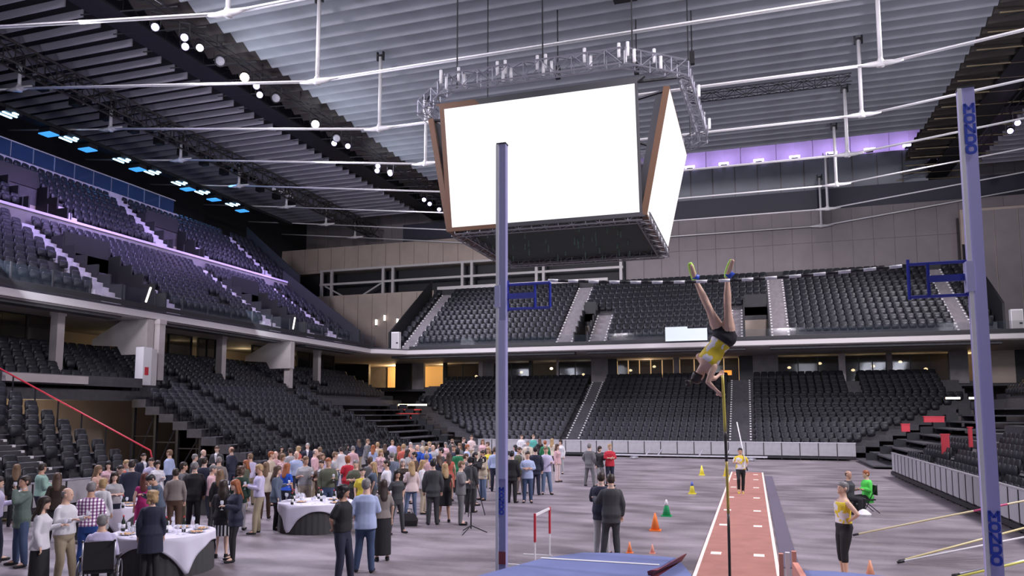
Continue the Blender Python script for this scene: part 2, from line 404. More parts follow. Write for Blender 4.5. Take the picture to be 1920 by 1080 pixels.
# --- upper left stand (two levels) and upper far stand
ul = UpperStand('upper_stand', 'lower level of the upper left stand above the white balcony edge', 'left', -29.6, 8.75, .80, .55, 8, 12, 53,
    [(16.2, 19.1), (29.5, 32.4), (42.9, 45.8)], [(14.9, 16.1, 0, 8), (28.2, 29.4, 0, 8), (41.6, 42.8, 0, 8), (49.6, 50.7, 0, 8), (19.2, 20.2, 0, 3), (32.5, 33.5, 0, 3), (45.9, 46.9, 0, 3)], 5)
ul.fill('upper left stand, lower level')
uu = UpperStand('upper_stand', 'top level of the upper left stand above the violet rail', 'left', -37.0, 14.1, .80, .68, 6, 16, 56,
    [(30.2, 32.6), (41.0, 44.0)], [(39.8, 40.9, 0, 6), (51.6, 52.6, 0, 6), (32.7, 33.6, 0, 2), (44.1, 45, 0, 2)], 3)
uu.fill('upper left stand, top level')
uf = UpperStand('upper_stand', 'upper far stand above the balcony at the end of the hall', 'far', 57.7, 8.7, .80, .53, 11, -28.9, 15.8,
    [(-13.1, -12.1), (-.4, 1.3)], [(-27.9, -26.7, 0, 11), (-14.6, -13.2, 0, 11), (-12.0, -10.6, 0, 5), (-1.4, -.5, 0, 5), (1.4, 2.7, 0, 11), (13.2, 14.3, 0, 11)], 5)
uf.fill('upper far stand', True)
# violet rail wall between the two left levels
t = thing('balustrade', 'violet-lit balustrade between the two levels of the upper left stand', 'railing', (-36.2, 34, 13))
B(-.35, -20, -.6, .05, 19.5, .78).build('parapet', M_concrete, t)
B(-.4, -20, .78, .12, 19.5, .92).build('coping', mat('violet_lit_coping', (.62, .52, .80), .4), t)  # violet of the rail light put into the coping colour
for i in range(26): B(-.14, -19.8+1.5*i, .92, -.10, -19.75+1.5*i, 1.5).build('post', M_dark, t)
# gallery at the top
t = thing('gallery_rail', 'blue-lit glass rail along the top of the upper left stand', 'railing', (-41.7, 34, 18.2))
B(-.1, -18, -.5, .1, 12.5, .12).build('kerb', M_stair, t)
for i in range(20):
    B(-.02, -17.9+1.5*i, .14, .02, -16.45+1.5*i, 1.12).build('glass_pane', M_glassb, t)
    B(-.03, -17.95+1.5*i, .12, .03, -17.9+1.5*i, 1.15).build('post', M_alu, t)
B(-.04, -18, 1.12, .04, 12.2, 1.19).build('handrail', M_edge, t)
struct('trim_3', B(-48, 14, 17.0, -41.9, 56, 17.9), M_concrete, 'gallery floor slab behind the blue glass rail', 'floor')
struct('wall_gallery', B(-47.5, 14, 17.9, -47.2, 56, 21.2), M_black, 'black wall at the back of the gallery')
struct('trim_4', B(-42.7, 20, 21.28, -41.9, 62, 21.5), M_black, 'black service duct carrying the blue lamps', 'beam')
for i, (y, big) in enumerate([(32.6, 1), (35.6, 0), (36.9, 1), (38.6, 0), (41.3, 1), (43, 0), (44.2, 1), (47.0, 1), (48.2, 0), (49.6, 1), (51.3, 0), (53.4, 1), (55.0, 0)]):
    if big:
        t = thing('blue_floodlight', 'bright blue twin-tube floodlight under the black service duct', 'lamp', (-42.2, y, 21.0), 0, 'bright blue floodlights along the gallery')
        B(-.5, -.5, .05, .5, .6, .28).build('housing', M_dark, t)
        for q in (-.32, .12): B(q, -.42, 0, q+.12, .5, .05).build('tube', M_lamp_b, t)
        B(.55, -.12, -.02, .7, .2, .05).build('tube', M_lamp_b, t)
    else:
        t = thing('blue_floodlight', 'plain deep blue lit panel between the twin-tube floodlights', 'lamp', (-42.3, y, 21.0), 0, 'deep blue panels along the gallery')
        B(-.5, -.35, -.1, .45, .35, .22).build('housing', M_dark, t); B(-.45, -.42, -.16, .5, .3, -.1).build('lens', M_lamp_b2, t)

# end walls of the upper stands
def rake_wall(name, side, a, front, z0, d, r, n, m, label, extra=1.2, th=.15):
    poly = []
    for b, z in ((0, z0-.6), (d*n, z0+r*n-1.2), (d*n, z0+r*n+extra-.3), (0, z0+extra-.3)):
        poly.append((front-b, a, z) if side == 'left' else (a, front+b, z))
    t = tag(MB().extrude(poly, (0, th, 0) if side == 'left' else (th, 0, 0)).build(name, m), label, 'wall')
    t['kind'] = 'structure'; t.name = name; return t
rake_wall('wall_stand_end', 'left', 56.05, -37.0, 14.1, .8, .68, 7, M_black, 'black raking end wall of the top level of the upper left stand')
rake_wall('wall_stand_end', 'left', 53.05, -29.4, 8.75, .8, .58, 9, M_black, 'black raking end wall of the upper left stand')
rake_wall('wall_stand_end', 'far', -29.15, 57.6, 8.7, .8, .53, 11, M_black, 'black raking end wall at the left of the upper far stand', 1.5)
rake_wall('wall_stand_end', 'far', 15.9, 57.6, 8.7, .8, .53, 11, M_black, 'black raking end wall at the right of the upper far stand', 2.0)
# corner wall, ledge, open concourse and white frame
cw = struct('wall_corner', B(-50, 66.5, 8.4, -28.9, 66.9, 14.9), M_wall2, 'beige panelled wall in the far left corner')
for i in range(13): B(-49.8+1.6*i, 66.42, 8.3, -49.8+1.6*i+1.55, 66.5, 14.8).build('wall_panel', M_wall2, cw)
cw2 = struct('wall_corner', B(15.9, 66.5, 8.4, 36, 66.9, 19), M_wall2, 'beige panelled wall in the far right corner')
for i in range(12): B(16.6+1.6*i, 66.42, 8.3, 16.6+1.6*i+1.55, 66.5, 18.8).build('wall_panel', M_wall, cw2)
ft = struct('trim_5', B(-28.9, 66.6, 13.2, 15.8, 67, 14.9), M_black, 'black parapet along the top of the upper far stand')
B(-28.5, 66.45, 14.9, -12, 66.7, 15.2).build('rail', M_edge, ft)
struct('wall_concourse', B(-50, 70.6, 14, -11, 70.8, 18), M_black, 'dark back of the open concourse under the end wall')
wl = struct('trim_6', B(-50, 69.4, 17.9, -10.8, 74, 20.6), M_wall2, 'lower beige band of the end wall over the concourse opening')
for i in range(24): B(-49.9+1.6*i, 69.32, 18.2, -49.9+1.6*i+1.55, 69.4, 20.55).build('wall_panel', M_wall2, wl)
wr_ = struct('trim_7', B(-10.8, 69.4, 14, 36, 74, 20.6), M_wall, 'grey panelled band of the end wall over the upper far stand')
for i in range(29):
    for r in (0, 1): B(-10.7+1.6*i, 69.32, 14.9+2.85*r, -10.7+1.6*i+1.55, 69.4, 17.7+2.85*r).build('wall_panel', M_wall, wr_)
struct('floor_concourse', B(-50, 66.9, 14.5, -11, 70.6, 14.78), M_tread, 'floor slab of the open concourse', 'floor')
t = thing('concourse_frame', 'pale steel frame of posts and rails in the concourse opening', 'frame', (-30, 69.0, 14.9))
for z in (1.55, 3.0): MB().box(-13, -.1, z, 19, .1, z+.22).build('rail', M_edge, t)
B(-13, -.12, -.1, 3, .12, .05).build('rail', M_edge, t)
for x in (-12.8, -11.6, -5.6, -4.5, 3.1, 4.1, 10.7, 11.4, 18.8): B(x-.13, -.12, -.1, x+.13, .12, 3.1).build('post', M_edge, t)
for a, b in ((-12.4, -9.6), (-5.8, -8.6)): MB().tube((a, 0, 1.5), (b, 0, 0), .09, 6).build('brace', M_edge, t)

# ------------------------------------------------------------------ balcony slab, boxes behind it
bal = struct('trim_8', MB().prism([(-29.2, 6), (-29.2, 54.6), (-27.0, 56.9), (17.5, 56.9), (36, 56.9), (36, 58.2), (-28, 58.2), (-30.5, 55.4), (-30.5, 6)], 7.95, 8.28), M_edge, 'pale continuous edge of the balcony slab', 'balcony')
soff = struct('trim_9', MB().prism([(-29.5, 6), (-29.5, 54.6), (-27.2, 57.2), (36, 57.2), (36, 74), (-48, 74), (-48, 6)], 7.9, 7.96), M_lightconc, 'pale underside of the balcony slab', 'ceiling')
struct('trim_10', MB().prism([(-29.3, 6), (-29.3, 54.6), (-27.1, 57.0), (36, 57.0), (36, 66.5), (-48, 66.5), (-48, 6)], 8.28, 8.40), M_tread, 'dark top of the balcony slab', 'balcony')
t = thing('balcony_rail', 'black and glass balcony rail above the pale slab edge', 'railing', (-29, 57, 8.38))
B(-.05, -50, 0, .05, -2.4, .22).build('kerb', M_black, t); B(2.1, -.05, 0, 52, .05, .22).build('kerb', M_black, t)
for i in range(24):
    B(-.02, -50+2*i, .22, .02, -48.04+2*i, .95).build('glass_pane', M_glass, t)
    B(-.03, -50.03+2*i, .0, .03, -49.97+2*i, .98).build('post', M_dark, t)
for i in range(24): B(2.1+2*i, -.02, .22, 4.06+2*i, .02, .75).build('glass_pane', M_glass, t)
tag(MB().box(-1.5, -.03, 0, .1, .03, 1.0).box(.1, -.03, 0, 1.5, .03, .85).box(-1.5, -.05, -.05, 1.5, .05, 0).build('advert_board', mat('pale_board', (.72, .82, .86), .5), loc=(-4.5, 56.8, 8.45)), 'pale blue blank board hanging on the far balcony rail', 'board')
for x, y in ((-28.3, 57.35), (16.6, 57.4)):
    t = thing('white_cabinet', 'tall white cabinet on the balcony at the %s end of the upper far stand' % ('left' if x < 0 else 'right'), 'cabinet', (x, y, 8.4))
    B(-.35, -.2, 0, .35, .2, 1.5).build('body', M_white, t); B(-.3, -.22, .1, .3, -.2, 1.4).build('door', M_edge, t); B(.1, -.23, .5, .28, -.22, .62).build('handle', M_dark, t)

for i, (x, y, z) in enumerate(((-34.9, 66.1, 12.0), (-34.0, 66.1, 12.4), (-32.6, 66.1, 12.0))):
    t = thing('wall_lamp', ('left', 'middle', 'right')[i]+' one of three small white tube lamps on the beige corner wall', 'lamp', (x, y, z))
    B(-.05, .1, -.28, .05, .3, .28).build('tube', mat('soft_tube', (1, 1, 1), emit=2.5, ecol=(1, .97, .95)), t); B(-.08, .12, -.34, .08, .34, -.28).build('socket', M_dark, t); B(-.08, .12, .28, .08, .34, .34).build('socket', M_dark, t)
for i, (y, w_) in enumerate(((31.6, 'first'), (45.0, 'second'))):
    t = thing('stair_lamp', 'slanting white strip lamp inside the %s entrance of the upper left stand' % w_, 'lamp', (-30.0, y, 9.0))
    MB().tube((0, -.15, -.1), (-.2, .35, .75), .05, 6).build('tube', mat('warm_strip', (1, .9, .75), emit=3, ecol=(1, .88, .7)), t); MB().tube((-.06, -.18, -.15), (-.26, .32, .7), .04, 5).build('holder', M_dark, t)
# far boxes: piers, dark glazed windows with dim lit rooms behind
bx = struct('wall_box', B(-50, 72, 5.2, 36, 72.2, 7.9), M_concrete, 'back wall of the rooms behind the far boxes')
struct('floor_box', B(-50, 66.8, 5.2, 36, 72, 5.6), M_tread, 'floor of the far boxes', 'floor')
def window(n, x0, x1, y, z0, z1, mull=3, lit=None, axis='x', label=''):
    t = thing('window_%d' % n, label, 'window', (x0, y, z0) if axis == 'x' else (y, x0, z0)); t['kind'] = 'structure'
    w = x1-x0; h = z1-z0
    def bb(a0, b0, c0, a1, b1, c1): return B(a0, b0, c0, a1, b1, c1) if axis == 'x' else B(b0, a0, c0, b1, a1, c1)
    for i in range(mull+1):
        a = w*i/mull; bb(a-.04, -.06, 0, a+.04, .06, h).build('mullion', lit or M_dark, t)
        if i < mull: bb(a+.04, -.01, .05, w*(i+1)/mull-.04, .01, h-.05).build('pane', M_win, t)
    bb(0, -.06, h-.06, w, .06, h).build('frame_head', M_dark, t); bb(0, -.06, 0, w, .06, .05).build('frame_sill', M_dark, t)
n = 1
piers = [(-50, -35.8, M_black), (-32.9, -31.2, M_black), (-31.1, -29.9, M_concrete), (-27.9, -27.6, M_dark), (-24.3, -23.9, M_lightconc), (-23.9, -22.8, M_concrete), (-19.4, -19.1, M_dark), (-16.8, -16.6, M_lightconc), (-13.6, -12.1, M_concrete), (-12.1, -11.3, M_black),
         (-6.4, -5.9, M_concrete), (-1.0, .1, M_black), (.1, 2.1, M_concrete), (6.7, 7.2, M_lightconc), (10.2, 10.6, M_concrete), (14.6, 15.9, M_concrete), (17.0, 19.0, M_wall2), (19, 22, M_black)]
for a, b, m in piers: struct('wall_pier', B(a, 66.6, 5.4, b, 67.0, 7.95), m, 'pier between far boxes at %s' % ('left' if a < -12 else 'middle' if a < 4 else 'right'))
for a, b, mu, lit, tx in [(-27.6, -24.3, 2, None, 'first dark glazed box left of the left upright'), (-22.8, -19.4, 2, None, 'dark glazed box directly left of the left upright'), (-16.6, -13.6, 2, None, 'dark glazed box right of the left upright'),
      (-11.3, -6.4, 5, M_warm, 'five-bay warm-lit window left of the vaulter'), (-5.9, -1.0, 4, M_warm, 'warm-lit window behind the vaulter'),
      (2.1, 6.7, 3, None, 'first glazed box right of the vaulter'), (7.2, 10.2, 3, None, 'second glazed box right of the vaulter'), (10.6, 14.6, 3, None, 'last glazed box before the right upright')]:
    window(n, a, b, 66.8, 5.6, 7.75, mu, lit, 'x', tx); n += 1
for x, p, c in ((-34.2, 420, (1, .66, .32)), (-29.0, 110, (1, .66, .32)), (-9, 120, (1, .68, .4)), (-3.5, 120, (1, .68, .4)), (4.2, 9, (1, .72, .32)), (8.6, 7, (1, .8, .4)), (12.5, 7, (1, .75, .35)), (16.4, 110, (1, .62, .28)), (-26, 4, (.7, .9, 1)), (-21, 4, (.7, .9, 1)), (-15, 4, (.7, .9, 1))):
    point('box_room_lamp', (x, 69.3, 7.4), p, c, .3)
for i, x in enumerate((-25.0, -20.5, -17.6, -14.6, -10.3, -8.2, -3.2, 3.0, 5.4, 7.9, 9.4, 11.4, 13.2)):
    t = thing('pendant_lamp', 'small glowing pendant lamp seen through a far box window', 'lamp', (x, 67.9, 6.6+.3*(i % 3)), 0, 'pendant lamps in the far boxes')
    MB().tube((0, 0, .1), (0, 0, 1.3-.3*(i % 3)), .012, 4).build('cord', M_dark, t)
    MB().lathe([(.03, .14), (.13, .08), (.16, 0), (.1, -.06), (.02, -.08)], n=8).build('shade', M_lamp_y, t, True)
# lit lobby in the corner
struct('wall_lobby', B(-36.2, 71.5, 5.2, -29.5, 71.7, 7.9), mat('amber_wall', (.85, .6, .3), .7), 'amber-lit back wall of the corner lobby')
t = thing('lobby_sign', 'small orange lit sign in the window behind the vaulter', 'sign', (-1.9, 66.4, 6.3)); B(-.3, -.03, 0, .3, .03, .4).build('panel', mat('orange_sign', (.9, .35, .05), .5, emit=1.0, ecol=(1, .33, .04)), t); B(-.33, 0, -.03, .33, .05, .43).build('casing', M_dark, t)

# left boxes
struct('wall_box_left', B(-38.6, 6, 5.4, -38.4, 58, 7.9), M_wall2, 'back wall of the rooms behind the left boxes')
struct('floor_box_left', B(-38.4, 6, 5.4, -33.3, 62, 5.9), M_tread, 'floor of the left boxes', 'floor')
for y0, y1, tx in ((17, 23.5, 'dark glazed box at the left edge above the nearest stand'), (24.5, 29, 'glazed box between the white column and the first stair wedge'), (33, 38.9, 'dark glazed box right of the first stair wedge'), (39.5, 42, 'small glazed box left of the second stair wedge'), (45, 50, 'glazed box with a lit bar right of the second stair wedge'), (50.6, 56, 'last dark glazed box of the left side')):
    window(n, y0, y1, -33.4, 5.95, 7.9, 3, None, 'y', tx); n += 1
for y, p in ((22, 14), (27, 22), (36, 14), (40.8, 30), (47.5, 30), (53, 10)): point('box_room_lamp', (-36, y, 7.3), p, (1, .78, .45), .25)
for i, y in enumerate((27.0, 38.0, 20.5, 46.5)):
    t = thing('pendant_lamp', 'glowing pendant lamp seen through a left box window', 'lamp', (-34.4, y, 6.6), 0, 'pendant lamps in the left boxes')
    MB().tube((0, 0, .1), (0, 0, 1.3), .012, 4).build('cord', M_dark, t)
    MB().lathe([(.03, .16), (.14, .1), (.17, 0), (.1, -.06), (.02, -.08)], n=8).build('shade', M_lamp_y, t, True)
for i, (x, y) in enumerate(((-31.2, 27.3), (-29.2, 31.6), (-31.2, 39.0), (-29.9, 44.3), (-31.2, 49.9))):
    tag(MB().box(-.22, -.2, 4.8, .22, .2, 7.95).box(-.26, -.24, 7.7, .26, .24, 7.9).build('box_column', M_lightconc, loc=(x, y, 0)),
        ['white column under the left balcony near the left edge', 'white column in front of the first stair wedge', 'white column between the two stair wedges', 'white column against the second stair wedge', 'white column right of the second stair wedge'][i], 'column')
for y, tx in ((30.9, 'first'), (43.6, 'second')):
    tag(MB().extrude([(-30.9, y, 7.92), (-28.9-.4, y, 7.92), (-29.3, y, 6.1), (-30.9, y, 6.1), (-31.2, y, 6.55), (-32.9, y, 6.65), (-32.9, y, 6.95)], (0, .45, 0)).build('stair_wedge', M_lightconc), tx+' pale concrete stair underside below the left balcony', 'stair underside')
t = thing('white_pillar_sign', 'white rectangular pillar sign standing on the left deck by the stair wedge', 'sign', (-29.0, 30.6, 4.5))
B(-.25, -.45, 0, .25, .1, 1.9).build('body', M_white, t); B(.2, .12, 0, .26, .45, 1.85).build('side_panel', M_edge, t); B(.26, -.35, .5, .27, -.1, .9).build('red_mark', M_red, t)
# passage between the left blocks
ps = struct('wall_passage', B(-33, 21.5, 0, -32.7, 37, 3.95), M_wall2, 'beige wall at the back of the passage under the left deck')
struct('trim_11', B(-33, 22.5, 4.35, -28.6, 30, 4.8), M_tread, 'dark deck bridging the left passage', 'beam')
struct('trim_12', B(-28.7, 22.6, 4.4, -28.4, 26.6, 4.75), M_lightconc, 'pale lit edge of the deck over the left passage', 'beam')
point('passage_lamp', (-30.2, 25.5, 2.6), 160, (1, .78, .5), .2)
us = thing('stand_undercarriage', 'dark steel legs and braces under the left stand at the passage', 'frame', (-24.5, 30.2, 0))
for i in range(7):
    x = 3.4-1.35*i; z = .5+.36*(i*1.35)/.84*.98
    for y in (0, 3, 6): B(x-.07, y-.07, 0, x+.07, y+.07, z+.1).build('leg', M_dark, us)
    if i: MB().tube((x, 0, .1), (x+1.35, 0, z-.6 if z > .8 else .3), .035, 4).build('brace', M_dark, us); B(x, -.03, z*.5, x+1.35, .03, z*.5+.06).build('crossbeam', M_dark, us)
t = thing('red_handrail', 'long red handrail sloping down the end of the nearest left stand', 'handrail', (XL, 22.45, 0))
MB().path([(-8.6, 0, 5.15), (-.3, 0, 1.75), (-.2, 0, 1.4)], .035, 6).build('handrail', M_red, t, True)
for i in range(7): B(-8.4+1.2*i-.02, -.02, 4.1-.51*i, -8.4+1.2*i+.02, .02, 5.06-.495*i).build('post', M_dark, t)

# ------------------------------------------------------------------ barriers in front of the stands
def barrier(axis, fixed, a0, a1, label, h=1.15, pw=1.14):
    t = thing('barrier', label, 'barrier', (a0, fixed, 0) if axis == 'x' else (fixed, a0, 0))
    def bb(p0, q0, z0, p1, q1, z1): return B(p0, q0, z0, p1, q1, z1) if axis == 'x' else B(q0, p0, z0, q1, p1, z1)
    n = round((a1-a0)/pw); w = (a1-a0)/n; me = bb(.03, -.03, .3, w-.03, .03, h).mesh('panel', M_barrier); mp = bb(-.025, -.045, .05, .025, .045, h+.02).mesh('post', M_dark)
    for i in range(n):
        link('panel', me, t, (w*i, 0, 0) if axis == 'x' else (0, w*i, 0)); link('post', mp, t, (w*i, 0, 0) if axis == 'x' else (0, w*i, 0))
    bb(0, -.05, h, a1-a0, .05, h+.04).build('top_rail', M_alu, t); bb(0, -.1, .12, a1-a0, .1, .26).build('kick_rail', M_black, t)
    return t
barrier('x', 54.4, -19.9, 6.3, 'long grey panelled barrier across the far end of the floor')
barrier('y', XR, 19.5, 41.8, 'grey panelled barrier along the right stand', 1.15, .86)
barrier('y', XL+.15, 34.6, 45.5, 'grey panelled barrier at the foot of the left stand beyond the passage', 1.05)
barrier('y', XL+.15, 8, 22, 'grey panelled barrier at the foot of the nearest left stand', 1.0)
# ------------------------------------------------------------------ place the seats: the 300 nearest singly, the rest joined
def words(n):
    one = ['', 'first', 'second', 'third', 'fourth', 'fifth', 'sixth', 'seventh', 'eighth', 'ninth', 'tenth', 'eleventh', 'twelfth', 'thirteenth', 'fourteenth', 'fifteenth', 'sixteenth', 'seventeenth', 'eighteenth', 'nineteenth']
    if n < 20: return one[n]
    t, o = divmod(n, 10); ten = ['', '', 'twent', 'thirt', 'fort', 'fift', 'sixt', 'sevent', 'eight', 'ninet'][t] if t < 10 else 'hundred'
    return ten+('ieth' if o == 0 else 'y-'+one[o])
SEATS = [q for q in SEATS if not any(abs(q[0]-a) < .75 and abs(q[1]-b) < .6 for a, b in ((-31.2, 27.3), (-29.2, 31.6), (-31.2, 39), (-29.9, 44.3), (-31.2, 49.9), (-29.0, 30.6)))]
rows_ = {}
for q in SEATS: rows_.setdefault((q[4], q[5]), []).append(q)
idx_ = {}
for key, l in rows_.items():
    for i, q in enumerate(sorted(l, key=lambda q: (round(q[1], 2), q[0]))): idx_[q] = i+1
SEATS.sort(key=lambda s: depth(s[0], s[1]))
for q in SEATS[:300]:
    x, y, z, rz, blk, k = q; rn = ['front', 'second', 'third', 'fourth', 'fifth', 'sixth', 'seventh', 'eighth', 'ninth', 'tenth', 'eleventh'][k]
    t = thing('stadium_seat', 'black seat, %s row of %s, %s from its near end' % (rn, blk, words(idx_[q])), 'seat', (x, y, z), rz, 'black seats, %s row, %s' % (rn, blk))
    link('backrest', ME_back, t); link('seat_pan', ME_pan, t); link('bracket', ME_br, t)
import numpy as np
def bulk_seats(rest):
    lv = []; lf = []; mi = []
    sm = slab(.53, .48, .07, .035, .42, -.10, .14, 10); s2 = slab(.48, .40, .08, .05, .30, -.17, .05, 10)
    V = np.array(sm.v+s2.v); nf = len(sm.f); F = sm.f+[tuple(i+len(sm.v) for i in f) for f in s2.f]; N = len(V); allv = []
    for j, (x, y, z, rz, b, k) in enumerate(rest):
        c, s_ = math.cos(rz), math.sin(rz); W = V.copy(); W[:, 0] = V[:, 0]*c-V[:, 1]*s_+x; W[:, 1] = V[:, 0]*s_+V[:, 1]*c+y; W[:, 2] += z
        allv.append(W); off = j*N; lf += [tuple(i+off for i in f) for f in F]
    me = bpy.data.meshes.new('stadium_seat'); me.from_pydata(np.concatenate(allv).tolist(), [], lf); me.update()
    me.materials.append(M_seat); me.polygons.foreach_set('use_smooth', [True]*len(me.polygons)); return me
o = link('stadium_seat', bulk_seats(SEATS[300:]))
tag(o, 'all the more distant rows of black folded seats around the arena', 'seats', None, 'stuff')
print('seats', len(SEATS))
# ------------------------------------------------------------------ roof cables and posts
def cable_truss(y, near):
    t = thing('cable_truss', 'white roof cable with hanging posts, %s from the camera' % near, 'roof cable', (-7, y, 19.1))
    pts = [(-40.9, 0, 3.3), (-31.95, 0, 2.3), (-12.55, 0, 0), (13.05, 0, 0), (32.2, 0, 2.3), (40, 0, 2.9)]
    for i in range(5):
        a, b = Vector(pts[i]), Vector(pts[i+1])
        if i in (1, 2, 3) and y < 52:
            for dy in (-.09, .09):
                MB().tube(a+Vector((.2, dy, 0)), b+Vector((-.2, dy, 0)), .042, 6).build('cable', M_cable, t, True)
        else: MB().tube(a, b, .055, 6).build('cable', M_cable, t, True)
    for i in (1, 2, 3, 4):
        x, _, z = pts[i]; top = 4.35 if i in (2, 3) else 4.0
        nd = MB(); nd.path([(x-.95, 0, z+.04*(1 if i < 3 else 0)), (x-.45, 0, z), (x, 0, z), (x+.45, 0, z), (x+.95, 0, z+.04)], [.06, .15, .19, .15, .06], 10, flat=.75)
        nd.lathe([(.19, -.14), (.2, .05), (.10, .25), (.09, .3)], (x, 0, z), 10); nd.build('node', M_cable, t, True)
        MB().tube((x, 0, z+.2), (x, 0, top-.15), .10, 8).build('post', M_cable, t, True)
        MB().box(x-.22, -.07, top-.35, x-.14, .07, top+.15).box(x+.14, -.07, top-.35, x+.22, .07, top+.15).box(x-.14, -.05, top-.15, x+.14, .05, top).build('fork', M_dark, t)
for i, y in enumerate([17.6, 24.1, 30.7, 37.15, 43.5, 50.1, 56.7, 63.3, 69.0]):
    cable_truss(y, ['nearest', 'second', 'third', 'fourth', 'fifth', 'sixth', 'seventh', 'eighth', 'farthest'][i])
# ------------------------------------------------------------------ catwalk trusses
def black_truss(p, q, w, h, label, bay=1.2, r=.06, m=None, skirt=False):
    t = thing('lighting_truss', label, 'truss', p); P, Q = Vector(p), Vector(q)
    MB().truss((0, 0, 0), Q-P, w, h, bay, r).build('lattice', m or M_dark, t)
    if skirt:
        d = Q-P
        for zz in (0, h): MB().box(-w/2-.05, 0, zz-.08, w/2+.05, d.y, zz+.02).build('catwalk_deck', M_black, t)
    return t
black_truss((-37.7, 20, 22.0), (-38.2, 72, 22.0), .9, 1.1, 'long dark lattice truss over the left stand', 1.3, .07, mat('olive_black_steel', (.05, .045, .04), .5), False)
black_truss((-30.6, 14, 23.4), (-30.6, 72, 23.4), 1.5, 1.0, 'dark catwalk in the gap left of the central baffles', 1.5, .05, None, True)
black_truss((15.6, 24, 23.4), (15.6, 72, 23.4), 1.5, 1.0, 'dark catwalk in the gap right of the central baffles', 1.5, .05, None, True)
black_truss((-2.8, 42.5, 20.6), (5.5, 42.6, 20.6), .4, .45, 'short black truss hung across the ceiling right of the scoreboard', .6, .035)
black_truss((20, 60, 18.0), (34, 69, 22), .6, .8, 'dark raking truss at the far right under the ceiling', 1.2, .05)
pipe = thing('rigging_pipes', 'small black pipes and diagonal struts hanging between the baffle bands', 'rigging', (-28, 40, 23))
for i in range(24):
    y = -18+2.1*i; MB().tube((-4.0, y, .35), (1.3, y+.9, .35), .04, 5).build('pipe', M_dark, pipe)
    MB().tube((-2, y, 1.0), (1.2, y+.2, .1), .03, 4).build('strut', M_dark, pipe)
pipe = thing('rigging_pipes', 'gold-lit pipes and struts hanging right of the central baffles', 'rigging', (15.2, 50, 23))
for i in range(22):
    y = -22+2.1*i; MB().tube((-2.7, y, .35), (3.0, y+.6, .35), .05, 5).build('pipe', mat('brass_pipe', (.25, .2, .12), .4, .5), pipe)
    MB().tube((-2.5, y, .1), (1.2, y+1.2, 1.2), .03, 4).build('strut', M_dark, pipe)
def spot(x, y, z, kind, label, grp=None):
    t = thing('spotlight', label, 'lamp', (x, y, z), -math.atan2(x, y), grp)
    m = {'w': M_lamp_w, 'v': M_lamp_v, 'o': M_lamp_o, 'g': mat('lamp_glass', (.55, .55, .6), .2, .6)}[kind]
    tilt = Matrix.Rotation(R_(-58), 4, 'X')
    def tr(mb): mb.v = [tuple(tilt @ Vector(v)) for v in mb.v]; return mb
    r = .30 if kind in 'og' else .22
    tr(MB().lathe([(r*.5, .5), (r*.95, .38), (r, 0), (r*.98, -.12), (r*.9, -.12), (r*.85, .02)], n=12)).build('housing', M_dark, t, True)
    tr(MB().lathe([(.01, -.085), (r*.8, -.06), (r*.8, -.02), (.01, -.02)], n=12)).build('lens', m, t)
    MB().box(-r-.04, -.03, 0, -r, .03, .75).box(r, -.03, 0, r+.04, .03, .75).box(-r-.04, -.03, .72, r+.04, .03, .78).build('yoke', M_dark, t)
    return t
for x_ in (-27.0, 16.6):
    t = thing('lamp_bar', 'thin black lamp bar carrying the spotlights %s of the central baffles' % ('left' if x_ < 0 else 'right'), 'lamp bar', (x_, 20, 22.95))
    for dx in (-.25, .25): MB().tube((dx, 0, 0), (dx, 47, 0), .04, 6).build('pipe', M_dark, t)
    for k in range(12): MB().tube((0, .5+4*k, 0), (0, .5+4*k, 2.3), .03, 5).build('hanger', M_dark, t)
G = 'small violet-white spots on the left catwalk'
for y, k in [(22.2, 'w'), (22.9, 'v'), (23.7, 'w'), (24.4, 'v'), (28.6, 'v'), (29.9, 'v'), (30.7, 'v'), (35.9, 'v'), (37.0, 'v'), (45.6, 'v'), (46.4, 'v'), (51, 'v'), (52, 'v'), (53, 'v'), (60.6, 'v'), (62, 'v'), (64, 'v')]:
    spot(-27.2+.35*math.sin(y*3), y, 22.1, k, 'small violet-white spotlight hanging from the left catwalk', G)
spot(-27.0, 31.2, 22.2, 'w', 'bright white spotlight on the left catwalk above the first cluster'); spot(-27.0, 32.8, 22.2, 'g', 'unlit round lamp glass left of the orange flare')
spot(-27.0, 34.9, 22.2, 'o', 'dazzling orange-white spotlight on the left catwalk'); spot(-27.0, 37.9, 22.2, 'g', 'unlit round lamp glass below the orange flare')
spot(-27.0, 42.3, 22.2, 'w', 'dazzling white spotlight lower on the left catwalk').scale = (1.4,)*3
spot(-27.0, 45.0, 22.2, 'g', 'unlit round lamp glass below the white flare')
spot(16.3, 47.5, 22.3, 'o', 'dazzling orange spotlight behind the right upright')
for y, k in [(47.9, 'v'), (49, 'v'), (56, 'v'), (57.5, 'v'), (44, 'v')]: spot(17.0, y, 22.0, k, 'small violet spotlight right of the right upright', 'violet spots on the right catwalk')
for i in range(12):
    tag(MB().box(-.3, -.25, 0, .3, .25, .5).box(-.03, -.03, .5, .03, .03, 2.9).build('line_array_box', M_black, loc=(-40.6, 33.5+2.4*i, 22.7-.02*i)), 'small black box hanging in the joint of the left baffles', 'speaker', 'black boxes along the left baffle joint')
